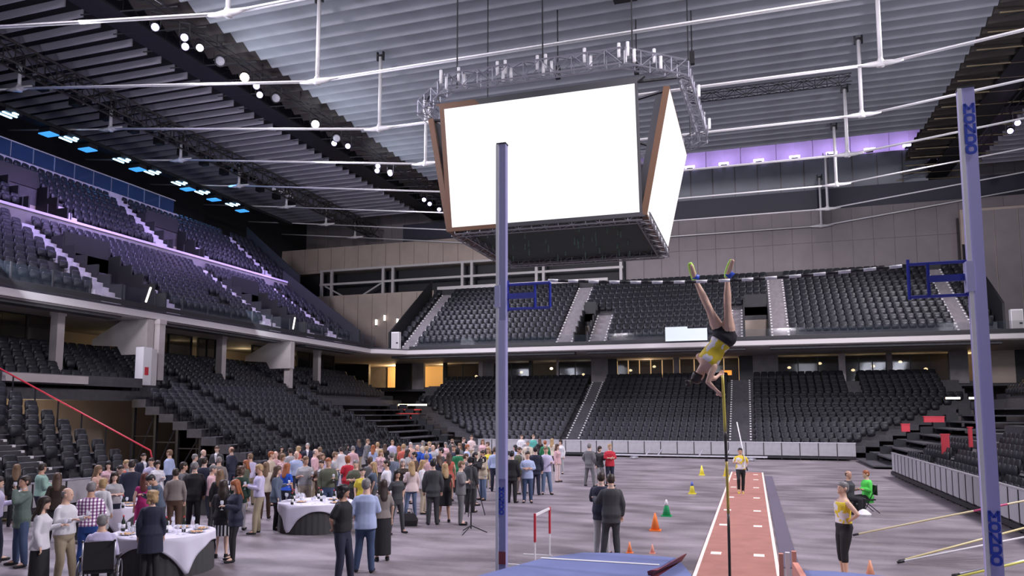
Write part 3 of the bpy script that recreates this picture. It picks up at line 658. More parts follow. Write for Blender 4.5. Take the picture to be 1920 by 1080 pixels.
# ------------------------------------------------------------------ scoreboard
sb = thing('scoreboard', 'big white-lit four-sided screen cube hanging over the floor', 'scoreboard', (-7.15, 29.9, 10.1))
O = Vector(sb.location)
def quadscreen(tl, tr, br, bl, nrm, edges):
    tl, tr, br, bl = [Vector(p)-O for p in (tl, tr, br, bl)]; nv = Vector(nrm).normalized()
    q = [tl, tr, br, bl]; c = sum(q, Vector())/4
    MB().rings([[p-nv*.03 for p in q], [p+nv*.02 for p in q]]).build('screen', M_screen, sb)
    def ex(p, e): d = p-c; return c+d+d.normalized()*e
    MB().rings([[ex(p, -.35)-nv*.5 for p in q], [ex(p, .05)-nv*.04 for p in q]]).build('casing', M_bezel, sb)
    for i in range(4):       # strips round the edge: (split, first material, second material, width)
        f, m1, m2, wd = edges[i]; a, b = q[i], q[(i+1) % 4]; oa, ob = ex(a, wd), ex(b, wd)
        for u0, u1, m in ((0, f, m1), (f, 1, m2)):
            if u1-u0 < .01: continue
            P = [a.lerp(b, u0), a.lerp(b, u1), oa.lerp(ob, u1), oa.lerp(ob, u0)]
            MB().rings([[p-nv*.2 for p in P], [p+nv*.015 for p in P]]).build('bezel', m, sb)
zt = 14.55
bz = M_bezel; og = M_orange
quadscreen((-10.75, 25.6, zt), (-3.58, 25.6, zt), (-3.58, 26.3, 10.15), (-10.68, 26.3, 10.15), (0, -1, -.16), [(.2, og, bz, .42), (1, bz, bz, .10), (.72, bz, og, .28), (1, og, og, .22)])
quadscreen((-2.5, 26.65, zt+.1), (-2.5, 34.0, zt+.1), (-3.35, 33.0, 10.12), (-3.35, 26.5, 10.12), (1, 0, -.19), [(1, og, og, .12)]*4)
quadscreen((-11.8, 34.0, zt), (-11.8, 26.65, zt), (-10.95, 26.5, 10.12), (-10.95, 33.0, 10.12), (-1, 0, -.19), [(1, og, og, .15)]*4)
quadscreen((-3.58, 34.9, zt), (-10.75, 34.9, zt), (-10.68, 33.6, 10.15), (-3.58, 33.6, 10.15), (0, 1, -.16), [(1, bz, bz, .2)]*4)
M_truss = mat('dull_truss', (.22, .22, .24), .5, .5)
bt = MB(); cs = [(-10.6, 26.6, 9.9), (-3.5, 26.6, 9.9), (-3.5, 33.2, 9.9), (-10.6, 33.2, 9.9)]
for i in range(4): bt.truss(Vector(cs[i])-O, Vector(cs[(i+1) % 4])-O, .45, .3, .5, .03)
bt.build('bottom_truss', M_truss, sb)
B(-3.3, -3.1, .05, 3.5, 3.1, .1).build('bottom_net', mat('dark_green_net', (.015, .025, .02), .8), sb)
hang = MB()
for i in range(46):
    x = -3.2+6.5*random.random(); y = -3+6*random.random(); h = .15+.35*random.random(); hang.box(x-.02, y-.02, -.32+.3-h*.5, x+.02, y+.02, .08)
tag(hang.build('hanging_cable', mat('grey_green_cable', (.12, .2, .15), .5), sb), kind='stuff')
rg = MB(); rp = [(-10.3, 25.0), (-3.9, 25.0), (-2.0, 26.6), (-1.7, 33.5), (-3.6, 35.6), (-10.4, 35.6), (-12.2, 33.6), (-12.2, 26.8)]
for i in range(8):
    a, b = rp[i], rp[(i+1) % 8]; rg.truss(Vector((a[0], a[1], 15.0))-O, Vector((b[0], b[1], 15.0))-O, .4, .55, .6, .032)
rg.build('ring_truss', mat('ring_truss_alu', (.33, .33, .38), .4, .6), sb)
for a, b in (((-3.6, 25.8, 14.7), (-2.0, 26.8, 15.1)), ((-2.6, 26.6, 14.6), (-7, 30, 15.3)), ((-11.7, 26.6, 14.6), (-7, 30, 15.3)), ((-2.6, 34, 14.6), (-7, 30, 15.3)), ((-11.7, 34, 14.6), (-7, 30, 15.3))):
    MB().tube(Vector(a)-O, Vector(b)-O, .06, 6).build('strut', M_dark, sb)
for i, (x, y) in enumerate([(-10.6, 24.9), (-9.9, 24.9), (-8.4, 24.9), (-8.1, 24.9), (-6.9, 24.9), (-6.6, 24.9), (-5.2, 24.9), (-4.0, 24.9), (-3.7, 24.9), (-2.9, 25.7), (-1.8, 28.5), (-1.6, 32), (-12.3, 27.2), (-12.3, 30)]):
    m = MB().tube(Vector((x, y, 15.25))-O, Vector((x, y, 15.75))-O, .06, 8).tube(Vector((x+.22, y, 15.0))-O, Vector((x+.22, y, 15.45))-O, .06, 8)
    m.build('tube_lamp', M_white, sb, True)
for x, y in ((-10.4, 26), (-3.7, 26), (-2.3, 33.8), (-11.9, 33.8), (-7, 26)):
    t = tag(MB().tube((0, 0, 0), (0, 0, 25.2-15.6), .03, 5).build('hanging_chain', M_black, loc=(x, y, 15.5)), 'thin black chain from ceiling to scoreboard ring, %s corner' % ('front left' if (x, y) == (-10.4, 26) else 'front right' if x == -3.7 else 'far right' if x == -2.3 else 'front middle' if x == -7 else 'far left'), 'chain')
for x, y, z in ((-8.9, 36.0, 20.3), (-5.2, 38.0, 20.9), (-2.4, 38, 21)):
    tag(MB().tube((0, 0, .3), (0, 0, 25.2-z), .035, 5).box(-.12, -.12, -.3, .12, .12, .35).build('chain_hoist', M_black, loc=(x, y, z)), 'small black chain hoist hanging %s of the scoreboard ring' % ('left' if x < -8 else 'behind the middle' if x < -5 else 'right'), 'hoist')
tag(MB().box(-.55, -.2, 0, .55, .2, .55).box(-.5, -.25, .05, .5, -.2, .5).build('loudspeaker', M_black, loc=(-5.2, 34.5, 22.7)), 'small black loudspeaker box under the ceiling above the scoreboard', 'speaker')

# ------------------------------------------------------------------ runway, mats, uprights
rw = thing('runway', 'terracotta pole vault runway with pale side lines', 'runway', (-.39, 26, 0))
B(-.80, -15, 0, .80, 16.2, .03).build('track', M_track, rw)
for x in (-.76, .76): B(x-.035, -15, .03, x+.035, 16.2, .034).build('side_line', M_line, rw)
for y in (-12.3, -8.3, -3.8, -.4, 3.5, 7.5, 11.5, 14.6):
    for x in (-.48, .42):
        sz = .16; B(x-sz*.7, y-sz, .03, x+sz*.7, y+sz, .0345).build('distance_mark', M_line, rw)
tag(B(-.17, -11.6, 0, .17, 12, .012).build('side_strip', mat('dark_strip', (.10, .085, .12), .8), loc=(.63, 28.2, 0)), 'dark grey strip lying along the right side of the runway', 'strip')  # flat dark grey sheet beside the runway
tag(MB().prism([(.5, 11.5), (.5, 15.6), (1.9, 16.0), (1.9, 11.5)], 0, .02).build('runway_apron', mat('sand_strip', (.52, .34, .25), .8)), 'sand coloured apron strip between the runway and the right mat', 'strip')
M_mat = mat('blue_mat_cover', (.15, .185, .37), .55, noise=.12, nscale=1.5, bump=.15); M_matred = mat('dark_red_mat_edge', (.22, .045, .06), .6)
def mat_block(name, poly, z, label, pipe_m=None):
    t = thing(name, label, 'mat', (poly[0][0], poly[0][1], 0)); ox, oy = poly[0]
    P = [(x-ox, y-oy) for x, y in poly]; cx = sum(p[0] for p in P)/len(P); cy = sum(p[1] for p in P)/len(P)
    ins = lambda f: [(cx+(x-cx)*f, cy+(y-cy)*f) for x, y in P]
    MB().rings([[(x, y, .02) for x, y in P], [(x, y, z-.06) for x, y in P], [(x, y, z) for x, y in ins(.985)]]).build('cover', M_mat, t)
    return t
lm = mat_block('landing_mat', [(-3.9, 4.5), (-3.75, 8.2), (-3.2, 9.83), (-2.9, 10.7), (-2.45, 11.3), (-1.95, 11.42), (-1.10, 11.32), (-1.28, 10.3), (-1.30, 4.5)], 1.05, 'blue landing mat section left of the runway box', M_line)
lo = Vector(lm.location)
MB().extrude([Vector((-2.93, 10.60, 1.053))-lo, Vector((-1.27, 10.62, 1.053))-lo, Vector((-1.27, 10.70, 1.053))-lo, Vector((-2.93, 10.68, 1.053))-lo], (0, 0, .004)).build('white_line', M_white, lm)
MB().extrude([Vector(p)-lo for p in ((-1.32, 10.0, .98), (-1.08, 11.28, .98), (-1.0, 11.28, 1.10), (-1.26, 9.95, 1.10), (-1.34, 9.95, 1.10))], (.05, 0, .02)).build('red_flap', M_matred, lm)
mat_block('landing_mat', [(-1.26, 4.5), (-1.26, 9.9), (-1.03, 11.2), (-.82, 10.35), (-.78, 9.0), (-.78, 4.5)], 1.02, 'darker blue mat wedge between the red flap and the runway')
rm = mat_block('landing_mat', [(.62, 4.5), (.56, 11.0), (.95, 11.05), (1.55, 10.95), (2.1, 10.4), (2.1, 4.5)], 1.04, 'blue landing mat section right of the runway box', M_line)
ro = Vector(rm.location)
MB().extrude([Vector(p)-ro for p in ((.50, 10.0, .9), (.44, 11.05, .9), (.44, 11.05, 1.12), (.50, 10.0, 1.12))], (.07, 0, 0)).build('salmon_flap', mat('salmon_edge', (.7, .3, .22), .6), rm)
for k in range(3): tag(B(-.03, -.04, 0, .03, .04, 1.12).build('marker_slat', mat('salmon_edge', (.7, .3, .22), .6) if k % 2 == 0 else M_white, loc=(.37+.09*k-.06, 11.5+.12*k, .03)), ['leftmost', 'middle', 'rightmost'][k]+' upright slat at the corner of the right mat', 'slat')

def upright(x, y, h, label, w, pm, br):
    t = thing('upright', label, 'upright', (x, y, 0))
    B(-w/2, -w*.42, .02, w/2, w*.42, h).build('mast', pm or M_pant, t)
    B(-w/2-.012, -w*.48, .05, -w/2+.03, -w*.40, h).build('mast_edge', M_white, t)  # highlight down the mast's left edge, painted as a white strip
    B(-w/2-.006, -w*.42-.006, h, w/2+.006, w*.42+.006, h+.02).build('cap', M_dark, t)
    B(-.45, -.35, 0, .45, .35, .05).build('base_plate', M_dark, t)
    bm_ = mat('upright_blue', (.02, .035, .35), .4)
    s = 1 if br[0] > 0 else -1
    if s < 0: x0, x1 = -w/2-abs(br[0])+0, -w/2
    else: x0, x1 = w/2, w/2+br[0]
    f = thing('standard_arm', None, None); f.parent = t; 
    for a, b in (((x0, br[1]), (x1, br[1])), ((x0, br[2]), (x1, br[2])), ((x0, br[2]-.03), (x0, br[1]+.06)), ((x1, br[2]), (x1, br[1])), ((x1-(x1-x0)*(.35 if s > 0 else .66), br[2]), (x1-(x1-x0)*(.35 if s > 0 else .66), br[1]))):
        MB().tube((a[0], .05, a[1]), (b[0], .05, b[1]), .02, 6).build('rail', bm_, f)
    m_ = (br[1]+br[2])/2; xm = x1-(x1-x0)*(.35 if s > 0 else .66)
    B(min(x0 if s > 0 else xm, xm if s > 0 else x1)+.0, .03, m_-.03, max(x0 if s > 0 else xm, xm if s > 0 else x1), .07, m_+.05).build('rail', bm_, f)
    B(-w/2-.03, -w*.5, br[2]+.02, -w/2+.05, w*.5, br[1]-.02).build('clamp', mat('lilac_clamp', (.45, .45, .68), .4), t)
    return t
def text_on(parent, ch, x, y, z, size, m):
    mb = MB(); h = size*.62; w = size*.60; k = size*.15
    def st(p, q):
        (a, b), (c, d) = p, q; L = math.hypot(c-a, d-b); nx, ny = -(d-b)/L*k/2, (c-a)/L*k/2
        P = [(a+nx, b+ny), (c+nx, d+ny), (c-nx, d-ny), (a-nx, b-ny)]
        mb.rings([[(u, -.0, v) for u, v in P], [(u, -.004, v) for u, v in P]])
    W, Hh = w/2-k/2, h/2
    if ch == 'M': st((-W, -Hh), (-W, Hh)); st((W, -Hh), (W, Hh)); st((-W, Hh*.9), (0, -Hh*.25)); st((W, Hh*.9), (0, -Hh*.25))
    if ch == 'N': st((-W, -Hh), (-W, Hh)); st((W, -Hh), (W, Hh)); st((-W, Hh*.9), (W, -Hh*.9))
    if ch in 'OD':
        n = 16; o_, i_ = [], []
        for j in range(n):
            t_ = 2*math.pi*j/n; c, s_ = math.cos(t_), math.sin(t_); e = .55 if ch == 'D' and c < 0 else .75
            e = .25 if ch == 'D' and c < 0 else e
            u, v = math.copysign(abs(c)**e, c), math.copysign(abs(s_)**e, s_); o_.append((u*w/2, v*h/2)); i_.append((u*(w/2-k), v*(h/2-k)))
        for j in range(n):
            q = [o_[j], o_[(j+1) % n], i_[(j+1) % n], i_[j]]; mb.rings([[(u, 0, v) for u, v in q], [(u, -.004, v) for u, v in q]])
    return mb.build('letter', m, parent, loc=(x, y, z))
M_blue = mat('lettering_blue', (.015, .05, .42), .5)
ul_ = upright(-3.33, 10.1, 6.96, 'left violet-grey vault upright standing by the blue mat', .13, mat('grey_violet_upright', (.27, .27, .46), .35), (.62, 4.92, 4.57))
ur_ = upright(2.545, 10.1, 6.98, 'right violet vault upright with large blue letters', .165, None, (-.62, 4.90, 4.50))
ur_.rotation_euler = (0, 0, R_(-2)); ul_.rotation_euler = (0, 0, R_(0))
for i, ch in enumerate('MONDO'):
    text_on(ur_, ch, .012, -.078, 6.72-.125*i, .20, M_blue)
    text_on(ur_, ch, .012, -.078, 1.94-.122*i, .20, M_blue)
    text_on(ul_, ch, .008, -.058, 2.05-.075*i, .12, M_blue)
B(-.066, -.058, 1.05, .066, -.052, 1.22).build('red_base_band', M_matred, ul_)
B(-.05, -.062, 2.2, .06, -.05, 4.4).build('inner_rail', mat('lilac_clamp', (.45, .45, .68), .4), ul_)
cb = thing('crossbar', 'black and white striped crossbar between the uprights', 'crossbar', (-2.72, 10.35, 4.99))
nb = 31; W = 4.53
for i in range(nb):
    def P(u): return (W*u, 0, -.07*u-.10*math.sin(math.pi*u)+.0)
    MB().tube(P(i/nb), P((i+1)/nb), .021, 8).build('bar_section', M_white if i % 2 == 0 else M_black, cb, True)
# vaulting pole, standing
vp = thing('vaulting_pole', 'yellow and black vaulting pole bent slightly under the vaulter', 'pole', (-.40, 11.0, 0))
def pp(z): u = z/3.6; return (.02+.02*math.sin(math.pi*u)+.0*u, -.25*u, z)
for a, b, m in ((.02, 1.75, mat('dark_pole', (.05, .045, .035), .35)), (1.75, 2.45, mat('gold_pole', (.55, .42, .08), .35)), (2.45, 2.85, mat('dark_pole', (.05, .045, .035), .35)), (2.85, 3.62, mat('yellow_pole', (.62, .52, .10), .35))):
    n_ = 6; MB().path([pp(a+(b-a)*i/n_) for i in range(n_+1)], .019, 8).build('pole_section', m, vp, True)
# spare poles
def spare(p, q, label, m, band=None):
    t = thing('vaulting_pole', label, 'pole', p); d = Vector(q)-Vector(p)
    MB().tube((0, 0, 0), d, .022, 8).build('shaft', m, t, True)
    MB().tube(-d.normalized()*.02, d.normalized()*.12, .028, 8).build('tip', M_black, t, True)
    if band: MB().tube(d*band[0], d*band[1], .0235, 8).build('band', mat('magenta_band', (.6, .08, .2), .5), t, True)
spare((2.31, 21.2, .06), (6.38, 20.15, 1.30), 'cream vaulting pole with a pink band leaning on the right barrier', mat('cream_pole', (.75, .66, .38), .4), (.62, .78))
spare((2.75, 17.7, .05), (6.30, 19.1, .72), 'white vaulting pole on the floor, dark tip towards the mat', M_white)
spare((2.80, 17.85, .05), (6.38, 20.0, .80), 'yellow-banded vaulting pole lying beside the white pole', mat('yellow_pole2', (.80, .70, .35), .4))
spare((3.4, 16.3, .05), (6.30, 17.7, .62), 'bright yellow vaulting pole at the lower right corner', mat('lemon_pole', (.75, .72, .15), .4))
spare((3.5, 16.6, .05), (6.30, 17.5, .66), 'grey vaulting pole under the bright yellow pole', M_alu)

# cones, hurdle, microphone stand
def cone(x, y, h, c, label, top=None):
    t = thing('traffic_cone', label, 'cone', (x, y, 0)); m = mat('cone_'+'_'.join('%02d' % int(v*100) for v in c), c, .5)
    MB().box(-h*.32, -h*.32, 0, h*.32, h*.32, h*.06).build('base', m, t)
    MB().lathe([(h*.26, h*.06), (h*.05, h), (h*.03, h*1.01)], n=16).build('body', m, t, True)
    if top: MB().lathe([(h*.14, h*.68), (h*.05, h*1.02), (h*.02, h*1.04)], n=12).build('tip', top, t, True)
cone(-2.56, 20.74, .46, (.85, .22, .04), 'orange cone left of the runway, nearest whole cone'); cone(-2.58, 23.71, .48, (.02, .35, .12), 'green cone with a pale tip', M_white)
cone(-2.33, 30.53, .46, (.80, .72, .08), 'yellow cone with a blue tip', mat('blue_tip', (.1, .15, .5), .5)); cone(-2.54, 39.8, .48, (.85, .75, .08), 'yellow cone at the far left of the runway')
cone(-1.36, 39.6, .5, (.8, .62, .06), 'yellow cone standing against the runway left line'); cone(-2.71, 17.3, .24, (.9, .3, .12), 'small orange cone just above the left mat, left one')
cone(-2.22, 17.4, .20, (.9, .4, .3), 'small pale orange cone just above the left mat, right one'); cone(2.0, 16.0, .35, (.9, .42, .25), 'salmon cone behind the right mat')
t = thing('hurdle', 'red and white hurdle seen end-on behind the mat', 'hurdle', (-4.28, 15.1, 0))
for y in (0, 1.18):
    MB().tube((0, y, 0), (0, y, .55), .018, 6).build('leg', M_white, t); MB().box(-.02, y-.022, .5, .02, y+.022, 1.07).build('post', M_red, t)
    B(-.6, y-.02, 0, .05, y+.02, .04).build('foot', M_white, t)
B(-.012, 0, 1.01, .012, 1.18, 1.06).build('top_bar', M_white, t)
t = thing('microphone_stand', 'black tripod stand on the floor in front of the photographers', 'stand', (-7.05, 18.79, 0))
MB().tube((0, 0, .12), (0, 0, 1.75), .018, 8).build('pole', M_black, t, True)
for a in (20, 140, 260): MB().tube((0, 0, .2), (.42*math.cos(R_(a)), .42*math.sin(R_(a)), .02), .014, 6).build('leg', M_black, t)
MB().tube((-.1, 0, 1.72), (.42, -.1, 1.85), .013, 6).build('boom', M_black, t); MB().lathe([(.02, 0), (.035, .05), (.03, .12), (.01, .14)], (.42, -.1, 1.85), 8).build('microphone', M_dark, t, True)
t = thing('floor_rig', 'low metal rig with wheels lying before the far barrier', 'rig', (-4.6, 52.5, 0))
for x in (-3.2, 4.4): MB().lathe([(.12, 0), (.3, .02), (.3, .1), (.12, .14)], (x, 0, .05), 10).build('foot', M_alu, t)
B(-5.4, -.08, .22, 5.4, .08, .32).build('beam', M_alu, t)
for x in (-2.4, -1.6, 1.1, 2.8): MB().tube((x, 0, .3), (x+.3, 0, .75), .05, 6).build('arm', M_alu, t)
# ------------------------------------------------------------------ people
# a figure is described by a torso frame, a head frame and joint chains; every mesh is grown from tapered rings and voxel-fused
def fuse(mb, vox, name, m, extra=None, smooth=True, it=4):
    me = mb.mesh(name+'_raw', m); o = bpy.data.objects.new('tmp', me); COL.objects.link(o)
    r = o.modifiers.new('r', 'REMESH'); r.mode = 'VOXEL'; r.voxel_size = vox; r.use_smooth_shade = True
    s = o.modifiers.new('s', 'SMOOTH'); s.factor = .5; s.iterations = it
    dg = bpy.context.evaluated_depsgraph_get(); out = bpy.data.meshes.new_from_object(o.evaluated_get(dg))
    bpy.data.objects.remove(o); bpy.data.meshes.remove(me); out.name = name
    if extra and extra.v:
        v = [tuple(x.co) for x in out.vertices]; f = [tuple(p.vertices) for p in out.polygons]; b = len(v)
        n = bpy.data.meshes.new(name); n.from_pydata(v+extra.v, [], f+[tuple(i+b for i in q) for q in extra.f]); n.update()
        n.materials.append(m); n.polygons.foreach_set('use_smooth', [True]*len(n.polygons)); out = n
    return out
def ell(c, rx, ry, n=14, p=1.0):
    return [(c[0]+rx*math.copysign(abs(math.cos(t))**p, math.cos(t)), c[1]+ry*math.copysign(abs(math.sin(t))**p, math.sin(t)), c[2]) for t in [2*math.pi*k/n for k in range(n)]]
def xf(M, pts): return [M @ Vector(p) for p in pts]
# torso sections (z, half width, half depth, y offset), standing man 1.75 m facing -y
T_M = [(.84, .150, .100, .01), (.92, .172, .120, .015), (1.00, .165, .112, .005), (1.10, .148, .100, 0), (1.22, .162, .112, -.005), (1.33, .172, .120, 0), (1.385, .158, .104, .008), (1.425, .120, .084, .015), (1.455, .080, .068, .015), (1.49, .062, .060, .015), (1.56, .055, .058, .005)]
T_F = [(.84, .150, .105, .015), (.92, .176, .122, .02), (1.00, .152, .105, .01), (1.10, .124, .088, 0), (1.22, .142, .108, -.01), (1.31, .146, .126, -.018), (1.37, .134, .096, .008), (1.41, .100, .074, .015), (1.44, .064, .058, .015), (1.48, .050, .050, .015), (1.56, .044, .050, .005)]
def torso(mb, M, T, off=0, z0=0, z1=9, flare=0):
    rs = []
    for z, a, b, y in T:
        if z0-.001 <= z <= z1+.001: rs.append(xf(M, ell((0, y, z), a+off, b+off, 16, .85)))
    if z0 == .84 and z1 <= 1.0: rs.insert(0, xf(M, ell((0, .01, .79), .135+off, .09+off, 16, .85)))
    if flare:
        z, a, b, y = [t for t in T if t[0] >= z0-.001][0]; rs.insert(0, xf(M, ell((0, y, z0-.10), a+off+flare, b+off+flare, 16, .85)))
    mb.rings(rs)
def head_rings(mb, H, off=0, zlo=1.52):
    P = [(1.525, .042, .046, -.012), (1.545, .056, .066, -.018), (1.57, .066, .078, -.014), (1.61, .074, .090, -.006), (1.65, .077, .096, .002), (1.69, .075, .093, .006), (1.725, .060, .075, .010), (1.745, .036, .045, .012), (1.752, .012, .016, .012)]
    mb.rings([xf(H, ell((0, y, z), a+off, b+off, 14)) for z, a, b, y in P if z >= zlo])
def limb(mb, pts, rad, n=10): 
    mb.path(pts, rad, n)
    for p, r in ((pts[0], rad[0]), (pts[-1], rad[-1])): ball(mb, p, r*.98)
def ball(mb, c, r, n=8, sz=(1, 1, 1)):
    mb.rings([[(c[0]+r*sz[0]*math.cos(u)*math.cos(t), c[1]+r*sz[1]*math.cos(u)*math.sin(t), c[2]+r*sz[2]*math.sin(u)) for t in [2*math.pi*k/n for k in range(n)]] for u in (-1.45, -.9, -.3, .3, .9, 1.45)])
def smoothpts(a, b, c, rA, rB, rC):
    """limb from a over joint b to c with fleshy mid points"""
    a, b, c = Vector(a), Vector(b), Vector(c)
    return [a, a.lerp(b, .35), a.lerp(b, .8), b, b.lerp(c, .3), b.lerp(c, .75), c], [rA, rA*.98, rB*1.02, rB, (rB+rC)/2*1.12, rC*1.08, rC]
def hand(mb, fm, wr, el, side, curl=.5):
    """palm fused with the body, fingers as five curved chains rooted in the palm"""
    wr, el = Vector(wr), Vector(el); d = (wr-el).normalized()
    s = Vector((1, 0, 0)) if abs(d.x) < .8 else Vector((0, 0, 1)); up = d.cross(s).normalized(); s = up.cross(d).normalized()
    # palm normal faces the body / up
    pc = wr+d*.045; mb.path([wr-d*.01, wr+d*.02, wr+d*.055, wr+d*.088], [.026, .032, .038, .034], 8, flat=.55, up=up)
    for k, L in ((-1.5, .060), (-.5, .072), (.5, .076), (1.5, .068)):
        b0 = wr+d*.080+s*(k*.0165); a1 = curl*.9
        d1 = (d*math.cos(a1*.5)-up*math.sin(a1*.5)); d2 = (d*math.cos(a1*1.5)-up*math.sin(a1*1.5)); d3 = (d*math.cos(a1*2.4)-up*math.sin(a1*2.4))
        p1 = b0+d1*L*.42; p2 = p1+d2*L*.33; p3 = p2+d3*L*.28
        fm.path([b0-d*.012, p1, p2, p3], [.0092, .0088, .008, .006], 6)
    t0 = wr+d*.03+s*side*.026; t1 = t0+(d*.6+s*side*.7-up*.25).normalized()*.036; t2 = t1+(d*.9+s*side*.15-up*.35).normalized()*.03
    fm.path([t0-s*side*.012, t1, t2], [.012, .0105, .008], 6)
I4 = Matrix.Identity(4)
def rot_at(c, rx=0, ry=0, rz=0):
    c = Vector(c); return Matrix.Translation(c) @ Matrix.Rotation(R_(rz), 4, 'Z') @ Matrix.Rotation(R_(ry), 4, 'Y') @ Matrix.Rotation(R_(rx), 4, 'X') @ Matrix.Translation(-c)
# arm poses (elbow, wrist) for the left-hand side x<0 mirrored for the other; local, facing -y
ARM = {'down': ((-.235, .03, 1.15), (-.235, -.04, .90)), 'glass': ((-.235, .00, 1.14), (-.17, -.26, 1.20)), 'fold': ((-.235, -.04, 1.16), (-.02, -.19, 1.17)),
       'pocket': ((-.27, .06, 1.16), (-.18, -.03, .96)), 'hip': ((-.34, .10, 1.19), (-.17, .02, 1.05)), 'drink': ((-.22, -.20, 1.25), (-.06, -.16, 1.47)),
       'behind': ((-.24, .10, 1.16), (-.06, .17, 1.00)), 'camera': ((-.25, -.13, 1.24), (-.09, -.20, 1.52)), 'out': ((-.27, -.06, 1.17), (-.30, -.30, 1.22)), 'back': ((-.24, .14, 1.18), (-.25, .16, .95)),
       'phone': ((-.22, -.06, 1.16), (-.10, -.26, 1.30))}
LEG = {'stand': (((-.10, .0, .48), (-.115, .02, .08)), ((.10, 0, .48), (.115, .02, .08))), 'relax': (((-.10, -.02, .48), (-.12, .02, .08)), ((.12, -.07, .49), (.17, -.08, .08))),
       'walk': (((-.09, -.10, .50), (-.09, -.16, .085)), ((.09, .02, .50), (.09, .24, .13))), 'wide': (((-.16, 0, .48), (-.21, .02, .08)), ((.16, 0, .48), (.21, .02, .08))), 'sit': (((-.12, -.42, .90), (-.13, -.40, .48)), ((.12, -.42, .90), (.13, -.34, .48)))}
MESH = {}
SKIN_TMP = mat('skin_0', (.62, .40, .29), .55)
class Pose:
    def __init__(s, key, fem=False, armL='down', armR='glass', legs='stand', M=I4, Hd=I4, joints=None, nod=0, turn=0, lean=0, heavy=0):
        s.key = key; s.fem = fem; s.T = [(z, a*(1+heavy*.6), b*(1+heavy*1.6), y-heavy*.02) if z < 1.36 else (z, a, b, y) for z, a, b, y in (T_F if fem else T_M)]
        s.M = rot_at((0, 0, .92), lean) if lean else M; s.Hd = s.M @ rot_at((0, .01, 1.50), nod, 0, turn) if not joints or 'head' not in joints else joints['head']
        k = .92 if fem else 1.0; s.k = k; sh = .145 if fem else .168
        s.sh = [s.M @ Vector((-sh, (.012), 1.368)), s.M @ Vector((sh, (.012), 1.368))]; s.hip = [s.M @ Vector((-.088, .01, .90)), s.M @ Vector((.088, .01, .90))]
        if joints and 'arms' in joints: s.arms = [[Vector(p) for p in a] for a in joints['arms']]
        else:
            mir = lambda p: Vector((-p[0]*k, p[1], p[2])); L = [s.M @ Vector((p[0]*k, p[1], p[2])) for p in ARM[armL]]; R = [s.M @ mir(p) for p in ARM[armR]]
            s.arms = [L, R]
        if joints and 'legs' in joints: s.legs = [[Vector(p) for p in a] for a in joints['legs']]
        else: s.legs = [[Vector(p) for p in a] for a in LEG[legs]]
        s.toes = joints.get('toes') if joints else None
        s.sitting = legs == 'sit'
    def mesh(s, kind, m):
        kk = (s.key, kind)
        if kk not in MESH: MESH[kk] = getattr(s, 'g_'+kind)(m)
        return MESH[kk]
    def foot(s, i):
        an = s.legs[i][1]
        if s.toes: return Vector(s.toes[i])
        if s.key.startswith('walk') and i == 1: return an+Vector((.01, -.10, -.085))
        return an+Vector((-.03 if i == 0 else .03, -.155, -.045))
    def g_body(s, m):
        mb = MB(); fm = MB(); k = s.k
        torso(mb, s.M, s.T, 0); head_rings(mb, s.Hd)
        # nose, chin, brow, ears
        H = s.Hd
        mb.rings([xf(H, [(-.006, -.080, 1.662), (.006, -.080, 1.662), (.006, -.07, 1.662), (-.006, -.07, 1.662)]), xf(H, [(-.013, -.112, 1.612), (.013, -.112, 1.612), (.017, -.075, 1.606), (-.017, -.075, 1.606)]), xf(H, [(-.010, -.09, 1.600), (.010, -.09, 1.600), (.012, -.07, 1.600), (-.012, -.07, 1.600)])])
        ball(mb, H @ Vector((0, -.078, 1.545)), .022, 8); ball(mb, H @ Vector((-.028, -.070, 1.662)), .020, 8, (1, .8, .5)); ball(mb, H @ Vector((.028, -.070, 1.662)), .020, 8, (1, .8, .5))
        for q in (-1, 1): fm.rings([xf(H, [(q*.074, .006+.022*math.cos(t), 1.625+.033*math.sin(t)) for t in [2*math.pi*j/8 for j in range(8)]]), xf(H, [(q*.090, .014+.020*math.cos(t), 1.627+.031*math.sin(t)) for t in [2*math.pi*j/8 for j in range(8)]])])
        for i in (0, 1):
            el, wr = s.arms[i]; p, r = smoothpts(s.sh[i], el, wr, .052*k, .041*k, .026*k); limb(mb, p, r)
            hand(mb, fm, wr, el, 1 if i == 0 else -1)
            kn, an = s.legs[i]; p, r = smoothpts(s.hip[i], kn, an, .092*k, .056*k, .037*k); r[4] *= 1.12; limb(mb, p, r)
            limb(mb, [an, an.lerp(s.foot(i), .5), s.foot(i)], [.037, .036, .028], 8)
        return fuse(mb, .0125, 'person_body', m, fm)
    def g_shoe0(s, m): return s.shoe(m, 0)
    def g_shoe1(s, m): return s.shoe(m, 1)
    def shoe(s, m, i, boot=False):
        mb = MB()
        for i in (i,):
            an = s.legs[i][1]; t = s.foot(i); d = (t-an); d.z = 0 if not s.toes else d.z
            d.normalize(); u = Vector((0, 0, 1)) if not s.toes else (s.legs[i][0]-an).normalized()
            base = an-u*.045; heel = base-d*.045
            mb.path([heel, heel+d*.06, base+d*.08, base+d*.15, base+d*.205], [.040, .047, .046, .045, .030], 10, flat=.72, up=u)
            mb.path([an-u*.03, an+u*(.02 if not boot else .16)], [.045, .046 if not boot else .055], 8)
        return fuse(mb, .012, 'shoe', m)
